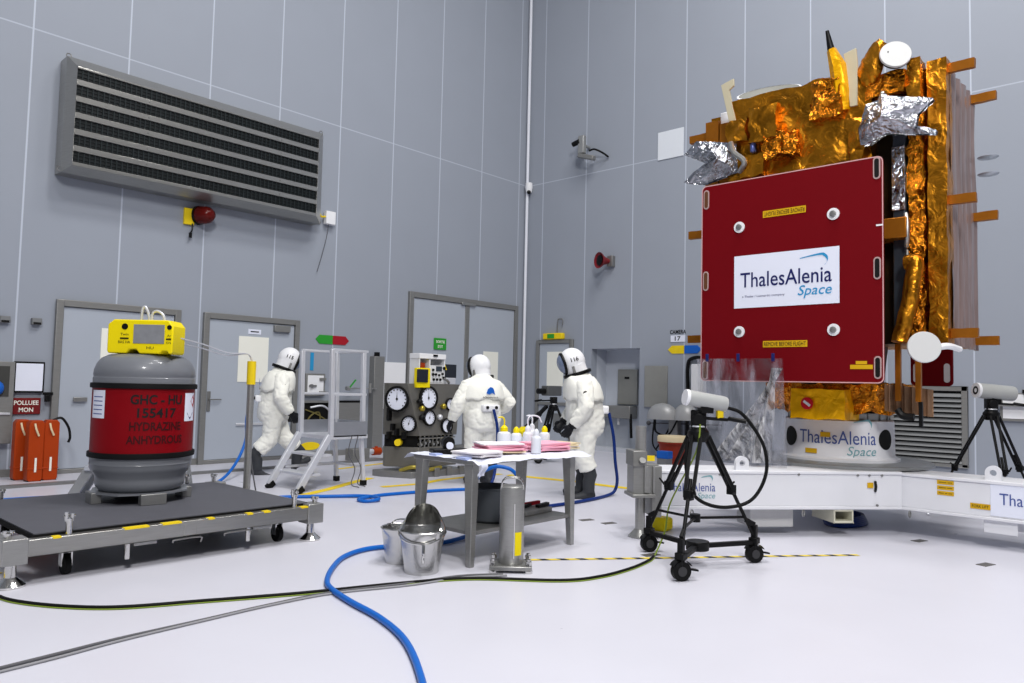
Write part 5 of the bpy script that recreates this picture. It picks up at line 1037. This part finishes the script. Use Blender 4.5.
# dishes and antennas
def disc(c, nrm, r_, name='dish', backm=BLACK):
    nrm = Vector(nrm).normalized(); q = Vector((0, 0, 1)).rotation_difference(nrm).to_matrix()
    m_ = MB(); m_.lathe([(0, .0), (r_*.97, 0), (r_, -.008), (r_, -.022), (r_*.9, -.03)], V(*c), 36, M=q); o = m_.build(name, DISHW, t)
    m_ = MB(); m_.lathe([(r_*.9, -.028), (r_*.95, -.05), (r_*.6, -.12), (r_*.2, -.16), (0, -.16)], V(*c), 28, M=q); m_.build('dish_back', backm, o)
    return o
o = disc((7.62, 2.04, 4.63), (-.85, -.45, .22), .142); m_ = MB(); c = V(7.62, 2.04, 4.63)+Vector((-.025, .06, .03)); m_.bar(c, c+Vector((0, .012, -.05)), .008, .01); m_.build('mark', BLKINK, o)
o = disc((7.5, 1.785, 1.80), (-.86, -.5, .05), .142, backm=mat('dish_back_mauve', (120, 90, 130), .4)); m_ = MB(); c = V(7.5, 1.81, 1.80)+Vector((-.03, .05, .05)); m_.bar(c, c+Vector((0, .02, .012)), .008, .01); m_.build('mark', BLKINK, o)
m_ = MB(); m_.tube([V(7.6, 1.78, 1.78), V(7.75, 1.66, 1.82), V(7.95, 1.6, 1.80)], .03); m_.build('dish_arm', WHITE, t)
nrm = Vector((-.48, -.12, .84)).normalized(); q = Vector((0, 0, 1)).rotation_difference(nrm).to_matrix()
m_ = MB(); m_.lathe([(0, -.03), (.22, -.012), (.33, .03), (.345, .03), (.34, .0), (.2, -.06), (0, -.08)], V(8.10, 3.50, 4.74), 40, M=q); m_.build('dish', mat('dish_silver', (128, 128, 122), .4, .2), t)
m_ = MB(); m_.lathe([(.33, .033), (.35, .03), (.345, -.01), (.335, -.012)], V(8.10, 3.50, 4.74), 40, M=q, cap=False); m_.build('dish_rim', WHITE, t)
m_ = MB(); pts = [V(7.72, 2.56, 4.22), V(7.70, 2.57, 4.4), V(7.68, 2.60, 4.68), V(7.66, 2.655, 4.86)]
m_.loft([(pts[0], .07), (pts[1], .085), (pts[2], .08), (pts[3], .045)], 6); sp = m_.build('antenna_mast', GOLDB, t)
m_ = MB(); m_.loft([(V(7.66, 2.655, 4.85), .038), (V(7.64, 2.69, 5.06), .018)], 10); m_.build('black_tip', BLACK, sp)
for pl4, nm in (([(2.55, 4.80), (2.43, 4.83), (2.415, 4.66), (2.42, 4.24), (2.49, 4.24), (2.52, 4.6)], 'panel_board'), ([(3.89, 4.82), (3.74, 4.86), (3.735, 4.78), (3.79, 4.74), (3.69, 4.26), (3.76, 4.24)], 'panel_board')):
    m_ = MB(); m_.prism([(a-VO.y, b-VO.z) for a, b in pl4], 'x', 7.70-VO.x, 7.73-VO.x); m_.build(nm, BEIGE, t, .004)
m_ = MB()
def horn(u, v):
    a = 2*PI*u; r_ = .10+.05*math.sin(PI*v)+.02*nz((u*4, v*3, 1), 2); c = V(7.75, 2.40, 4.52).lerp(V(7.68, 2.16, 4.66), v); s_ = 1-max(0, v-.75)*2.6
    return crumple(c+Vector((math.sin(a)*r_*.6, math.cos(a)*.3*r_, math.cos(a)*r_*s_+(.14*max(0, v-.55)/.45))), .02, 11)
m_.grid(horn, 28, 18); m_.build('foil_horn', GOLD, t)
fbox('dish_mount', GOLDX, 7.70, 7.95, 1.98, 2.34, 4.28, 4.50, .035, .03, 9, 33); fbox('dish_mount', GOLD, 7.74, 7.95, 1.86, 1.98, 4.2, 4.6, .035, .02, 9, 34)
# silver foil wings
def wing(outl, x0, depth, ctr, seed):
    m_ = MB(); N = len(outl); c = Vector((x0-.04, *ctr)); K = 8; S = 6
    ring = []
    for i in range(N):
        a = Vector((x0, *outl[i])); b = Vector((x0, *outl[(i+1) % N]))
        for k in range(S): ring.append(a.lerp(b, k/S))
    n2 = len(ring)
    for sgn in (0, 1):
        vs = []
        for j in range(K+1):
            for p in ring:
                q = c.lerp(p, j/K); d_ = (j/K); bulge = depth*(sgn)*(1-d_*.75)+.0
                q = Vector((q.x+bulge-(.10 if not sgn else 0)*(1-d_)**1.5, q.y, q.z)); q = crumple(q, .03*math.sin(PI*min(1, d_*.9+.1))+.004, 6, seed); vs.append(q-VO)
        fs = [(j*n2+i, j*n2+(i+1) % n2, (j+1)*n2+(i+1) % n2, (j+1)*n2+i) for j in range(K) for i in range(n2)]
        m_.add(vs, fs)
    return m_.build('foil_wing', SILVER, t)
wing([(2.30, 4.18), (2.37, 3.95), (2.35, 3.79), (2.27, 3.78), (2.12, 3.86), (1.70, 3.76), (1.69, 3.80), (1.86, 3.85), (1.85, 3.98), (1.71, 4.09), (1.72, 4.11), (2.10, 4.22), (2.16, 4.29), (2.19, 4.20)], 7.58, .25, (2.13, 4.0), 3)
wing([(4.34, 4.10), (4.18, 4.23), (3.69, 4.11), (3.67, 3.77), (3.88, 3.75), (4.07, 3.71), (4.34, 3.77), (4.22, 3.87), (4.06, 3.95)], 7.68, .25, (3.85, 3.93), 8)
# lower foil and legs
m_ = MB()
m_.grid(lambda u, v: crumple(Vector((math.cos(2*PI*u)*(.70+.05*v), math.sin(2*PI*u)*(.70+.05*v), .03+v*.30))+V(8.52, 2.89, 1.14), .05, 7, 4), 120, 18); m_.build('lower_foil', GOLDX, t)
m_ = MB(); m_.lathe([(0, 0), (.4, 0), (.45, .3), (.5, .75), (0, .75)], V(8.52, 2.89, 1.14), 40); m_.build('thrust_cone', mat('cone_dark', (60, 48, 34), .4, .5), t)
fbox('foil_box', GOLDB, 7.68, 8.1, 2.54, 3.08, 1.10, 1.40, .03, .012, 8, 44)
m_ = MB(); M = Euler((0, -PI/2, 0)).to_matrix(); m_.lathe([(0, 0), (.062, 0), (.062, .006), (0, .006)], V(7.655, 2.90, 1.255), 24, M=M); s_ = m_.build('no_entry_sticker', mat('sticker_red', (196, 22, 34), .4), t)
m_ = MB(); f_ = onplane(V(7.645, 2.90, 1.255), (0, -.8, -.6), (0, -.6, .8)); m_.add([f_(-.04, -.013), f_(.04, -.013), f_(.04, .013), f_(-.04, .013)], [(0, 1, 2, 3)]); m_.build('white_bar', WHITE, s_)
FR_ = mat('fringe_brown', (150, 118, 92), .35, .5, .3, 9, .4, 30, (6, 6, .6))
m_ = MB(); m_.grid(lambda u, v: V(7.98+.3*u, 2.26-.36*u, 1.20+.27*v-.05*u)+Vector((.02*math.sin(u*40), .0, 0)), 40, 4); m_.build('pipe_fringe', FR_, t)
for y in (2.14, 1.96): m_ = MB(); a = V(7.98, y-.025, 1.3); m_.box(a.x, a.x+.05, a.y, a.y+.05, a.z, a.z+.6); m_.build('leg_strut', TABG, t, .004)
m_ = MB(); m_.tube([V(8.0, 2.15, 1.22), V(8.0, 2.1, 1.16), V(8.0, 2.0, 1.15)], .035); m_.box(*[v for p in ((V(8.0, 1.93, 1.06).x, V(8.0, 1.93, 0).x+.04), (V(0, 1.93, 0).y, V(0, 1.96, 0).y), (V(0, 0, 1.06).z, V(0, 0, 1.3).z)) for v in p]); m_.build('black_valve', BLACK, t)
for z in (3.86, 3.68): m_ = MB(); m_.lathe([(.0, 0), (.09, .02), (.1, .03)], V(9.12, 1.55, z), 20); m_.build('clear_cup', mat('cup_silver', (190, 196, 202), .2, .6), t)
m_ = MB(); m_.box(*[v for p in ((V(7.5, 0, 0).x, V(8.0, 0, 0).x), (V(0, 2.3, 0).y, V(0, 3.8, 0).y), (V(0, 0, 1.50).z, V(0, 0, 1.53).z)) for v in p]); m_.build('bottom_plate', mat('plate_brown', (110, 84, 56), .4, .5), t)
# ================================================================== CLEAR FILM SHEETS
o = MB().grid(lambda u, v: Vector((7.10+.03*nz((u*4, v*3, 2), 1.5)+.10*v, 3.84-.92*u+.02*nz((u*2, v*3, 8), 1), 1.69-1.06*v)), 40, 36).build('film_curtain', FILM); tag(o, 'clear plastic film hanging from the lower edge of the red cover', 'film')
for y in (3.72, 3.38, 3.02): m_ = MB(); m_.box(7.09, 7.11, y-.015, y+.015, 1.66, 1.74); m_.build('blue_clip', NAVY, o, .004)
o2 = MB()
def bundle(u, v):
    a = Vector((7.22, 3.02+.1*(u-.5), 1.60)); b = Vector((7.18, 3.72-.62*u, .66)); p = a.lerp(b, v)
    return p+Vector((.08*math.sin(u*26+2*v)*(.3+v)*.8, .02*math.sin(u*17), 0))+Vector((.05*nz((u*9, v*2, 3), 1), .03*nz((u*7, v*2, 5), 1), 0))
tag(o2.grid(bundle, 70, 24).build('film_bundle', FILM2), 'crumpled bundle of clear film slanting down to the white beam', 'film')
# ================================================================== CAMERA TRIPODS
def tripod(loc, feet, apex, label, wheels, head, lower=None, name='camera_tripod', rl=.02):
    t = thing(name, label, 'tripod', loc); B = Vector(loc)
    ap = Vector((0, 0, apex))
    m_ = MB(); m_.lathe([(0, apex-.08), (.06, apex-.08), (.085, apex-.03), (.085, apex), (.06, apex+.03), (0, apex+.03)], n=20); m_.build('crown', BLACK, t)
    m_ = MB(); m_.box(-.06, .06, -.045, .045, apex+.03, apex+.17, M=Matrix.Rotation(head, 4, 'Z')); m_.cyl((math.sin(head)*.07, -math.cos(head)*.07, apex+.1), (-math.sin(head)*.07, math.cos(head)*.07, apex+.1), .05, n=18); m_.build('head', BLACK, t, .01)
    hd = Vector((math.cos(head), math.sin(head), 0)); m_ = MB(); p = Vector((0, 0, apex+.11)); m_.loft([(p, .013), (p+hd*.22-Vector((0, 0, .01)), .013), (p+hd*.23, .018), (p+hd*.36-Vector((0, 0, .02)), .018)], 10); m_.build('pan_handle', BLACK, t)
    m_ = MB(); m_.lathe([(.062, apex+.035), (.068, apex+.04), (.062, apex+.05)], n=20); m_.build('level_ring', ALU, t)
    spread = []
    for fx, fy in feet:
        f = Vector((fx, fy, 0))-Vector((B.x, B.y, 0)); u = f.normalized(); sd = Vector((-u.y, u.x, 0)); top = ap+u*.07-Vector((0, 0, .03)); zf = .20 if wheels else .02; bot = f+Vector((0, 0, zf)); mid = top.lerp(bot, .52)
        L = MB()
        for q in (-1, 1): L.bar(top+sd*q*.035, mid+sd*q*.03, rl, rl)
        L.bar(mid+sd*.04, mid-sd*.04, .04, .05); L.loft([(mid+(top-mid)*.25, rl*.55), (bot, rl*.55)], 10); lg = L.build('leg', BLACK, t, .003)
        L = MB(); L.box(-.03, .03, -.03, .03, -.045, .03, M=Matrix.Translation(mid)); L.bar(mid+sd*.05, mid+sd*.05+u*.06+Vector((0, 0, .05)), .015, .015); L.build('leg_clamp', BLACK, lg, .005)
        if not wheels: L = MB(); L.loft([(top.lerp(bot, .78), .012), (bot, .011)], 8); L.ball(bot, .02, 8); L.build('silver_tip', ALU, lg)
        spread.append(top.lerp(bot, .80))
        if wheels:
            R = .07; L = MB(); L.box(-.022, .022, -.022, .022, .1, .30, M=Matrix.Translation(f)); L.box(-.035, .035, -.035, .035, .15, .2, M=Matrix.Translation(f)); L.bar(f+Vector((0, 0, .30)), f+Vector((0, 0, .34))-u*.08, .03, .04); L.build('wheel_post', BLACK, t, .006)
            wo = f+Vector((.0, .0, R)); wd = Vector((.55, .83, 0))
            L = MB(); L.cyl(wo-wd*.025, wo+wd*.025, R, n=24); w = L.build('wheel', RUBBER, t); L = MB(); L.cyl(wo-wd*.029, wo+wd*.029, R*.5, n=18); L.build('wheel_hub', mat('hub_grey', (58, 58, 60), .5), w)
            L = MB(); L.grid(lambda a, b: wo+wd*(b-.5)*.07+Vector((0, 0, 1))*math.sin(PI*(a*.7+.15))*(R+.012)+Vector((.83, -.55, 0))*math.cos(PI*(a*.7+.15))*(R+.012), 10, 2); L.bar(wo+Vector((.06, -.04, .01)), wo+Vector((.11, -.07, .0)), .04, .012); L.build('wheel_guard', ALU if 0 else BLACK, w)
    m_ = MB(); c = sum(spread, Vector())/3; c.z = spread[0].z
    for s_ in spread: m_.cyl(c, s_, .011, n=8)
    m_.cyl(c-Vector((0, 0, .03)), c+Vector((0, 0, .03)), .04, n=14); m_.build('spreader', BLACK, t)
    if wheels:
        m_ = MB(); cc = Vector((0, 0, .15))
        for fx, fy in feet: m_.bar(cc, Vector((fx-B.x, fy-B.y, .16)), .045, .035)
        m_.cyl(cc-Vector((0, 0, .03)), cc+Vector((0, 0, .04)), .09, n=18); m_.build('dolly_frame', BLACK, t, .005)
    return t
T1 = (5.40, 2.90, 0)
tripod(T1, ((4.88, 2.75), (5.53, 3.42), (5.83, 2.63)), 1.04, 'black wheeled camera tripod in front of the white beam', True, math.radians(-62), rl=.026)
def camera(loc, axis, L_, r_, lab, lens):
    a = Vector(axis).normalized(); t = thing('enclosed_camera', lab, 'camera', loc); q = Vector((0, 0, 1)).rotation_difference(a).to_matrix()
    m_ = MB(); m_.lathe([(0, 0), (r_*.9, 0), (r_, .015), (r_, L_-.02), (r_*.93, L_), (0, L_)], -a*L_/2, 30, M=q); m_.build('housing', CAMW, t)
    m_ = MB(); m_.lathe([(r_*.55, -.006), (r_*.98, -.006), (r_*1.02, .01), (r_*1.02, .02)], -a*L_/2, 30, M=q); m_.build('front_ring', WHITE, t)
    if lens: m_ = MB(); m_.lathe([(0, -.004), (r_*.55, -.008), (r_*.55, .01)], -a*L_/2, 24, M=q); m_.build('lens', BLACK, t)
    m_ = MB(); m_.box(-.05, .05, -.04, .04, -r_-.035, -r_+.015, M=Matrix.Rotation(math.atan2(a.y, a.x), 4, 'Z')); m_.build('mount_plate', BLACK, t)
    return t
t = camera((5.40, 2.84, 1.285), (.25, -.195, -.05), .34, .062, 'white cylindrical camera housing on the black wheeled tripod', False)
m_ = MB(); p = Vector((.09, -.075, -.06)); m_.box(-.025, .025, -.02, .02, -.09, .06, M=Matrix.Translation(p) @ Matrix.Rotation(-.67, 4, 'Z')); m_.build('yellow_sticker', TAPEY, t, .004)
o = MB().tube([(5.52, 2.73, 1.24), (5.60, 2.62, 1.18), (5.70, 2.50, .95), (5.70, 2.48, .72), (5.60, 2.56, .52), (5.42, 2.72, .47), (5.28, 2.86, .55), (5.25, 2.92, .75), (5.28, 2.93, .98)], .014, 10, k=10).build('camera_cable', RUBBER); tag(o, 'black cable looping from the camera on the wheeled tripod', 'cable')
o = MB().tube([(5.36, 2.86, 1.15), (5.32, 2.87, .9), (5.42, 3.08, .6), (5.47, 3.2, .4), (5.5, 3.25, .2), (5.38, 3.27, .016)], .007, 8).build('camera_cable', mat('green_yellow_wire', (120, 140, 50), .5)); tag(o, 'thin green-yellow wire running down the wheeled tripod', 'cable')
T2 = (9.86, 1.68, 0)
tripod(T2, ((9.58, 2.26), (9.38, 1.41), (10.48, 1.31)), 1.18, 'black tripod standing behind the right-hand white beam', False, math.radians(-60), rl=.024)
camera((9.87, 1.645, 1.415), (.27, -.295, -.03), .42, .085, 'white cylindrical camera on the tripod at the right', True)
T3 = (10.55, 8.55, 0)
tripod(T3, ((10.15, 8.55), (10.75, 8.9), (10.75, 8.2)), 1.0, 'black wheeled tripod by the narrow door behind the bowed figure', True, math.radians(150), rl=.03)
t = thing('video_camera', 'black video camera on the tripod by the narrow door', 'camera', (10.55, 8.6, 1.17))
m_ = MB(); m_.box(-.2, .2, -.08, .08, .02, .2); m_.build('camera_body', mat('camera_dark', (84, 86, 88), .4), t, .015); m_ = MB(); m_.cyl((-.2, 0, .1), (-.36, .02, .1), .05, n=16); m_.build('lens', BLACK, t)
o = MB().bar((10.42, 8.6, 1.0), (9.6, 8.5, .55), .06, .06).bar((10.2, 8.57, .88), (9.9, 8.53, .71), .075, .075).build('boom_arm', BLACK, bevel=.01); tag(o, 'black padded arm slanting down from the tripod by the door', 'arm')
m_ = MB(); m_.bar((9.72, 8.5, .62), (9.58, 8.49, .54), .12, .12); m_.build('yellow_grip', YELLOW, o, .02)
# ================================================================== LIGHT, WORLD, CAMERA
def area(loc, size, power, tgt, col=(1, .98, .96)):
    l = bpy.data.lights.new('ceiling_and_fill_lamp', 'AREA'); l.energy = power; l.size = size; l.color = col
    o = bpy.data.objects.new('ceiling_and_fill_lamp', l); COL.objects.link(o); o.location = loc; o.rotation_euler = (Vector(tgt)-Vector(loc)).to_track_quat('-Z', 'Y').to_euler()
for lx, ly, pw in ((2.0, -.5, 500), (6.2, .8, 500), (5.0, 4.0, 400), (8.6, 3.5, 320)): area((lx, ly, 14), 1.5, pw, (lx, ly, 0))
area((-3.0, -5.0, 11), 2.5, 1450, (8, 6, 1))  # fill lamp added behind the camera to brighten upright surfaces
w = bpy.data.worlds.new('hall_light'); scn.world = w; w.use_nodes = True; nt = w.node_tree; bg = nt.nodes['Background']
tc = nt.nodes.new('ShaderNodeTexCoord'); sx = nt.nodes.new('ShaderNodeSeparateXYZ'); nt.links.new(tc.outputs['Generated'], sx.inputs[0])
cr = nt.nodes.new('ShaderNodeValToRGB'); nt.links.new(sx.outputs[2], cr.inputs[0]); e = cr.color_ramp.elements
e[0].position = .0; e[0].color = (.25, .265, .295, 1); e[1].position = .9; e[1].color = (.32, .34, .385, 1); x_ = e.new(.35); x_.color = (.22, .235, .265, 1)
nt.links.new(cr.outputs[0], bg.inputs['Color']); bg.inputs['Strength'].default_value = .55
cd = bpy.data.cameras.new('camera'); cam = bpy.data.objects.new('camera', cd); COL.objects.link(cam); scn.camera = cam
cd.sensor_width = 36; cd.lens = 748.78/1024*36; cd.clip_end = 100
pitch, roll, yaw = 5.71410604e-02, 2.24936806e-02, 7.38134598e-01
fw = Vector((math.cos(yaw)*math.cos(pitch), math.sin(yaw)*math.cos(pitch), math.sin(pitch))); r0 = Vector((math.sin(yaw), -math.cos(yaw), 0)); u0 = r0.cross(fw)
rr = r0*math.cos(roll)+u0*math.sin(roll); uu = u0*math.cos(roll)-r0*math.sin(roll)
M = Matrix((rr, uu, -fw)).transposed().to_4x4(); M.translation = (0, 0, 1.38); cam.matrix_world = M
scn.view_settings.view_transform = 'Standard'; scn.view_settings.look = 'None'; scn.view_settings.exposure = 0
scn.cycles.use_denoising = True; scn.cycles.max_bounces = 8; scn.cycles.sample_clamp_indirect = 6
# move the origin of single-mesh things to their base
bpy.context.view_layer.update()
for o in [o for o in COL.objects if o.parent is None and o.type == 'MESH' and o.location.length < 1e-6 and o.get('kind') != 'structure']:
    bb = [Vector(c) for c in o.bound_box]; c = sum(bb, Vector())/8; c.z = min(b.z for b in bb)
    o.data.transform(Matrix.Translation(-c)); o.location = c
    for ch in o.children: ch.location = ch.location-c
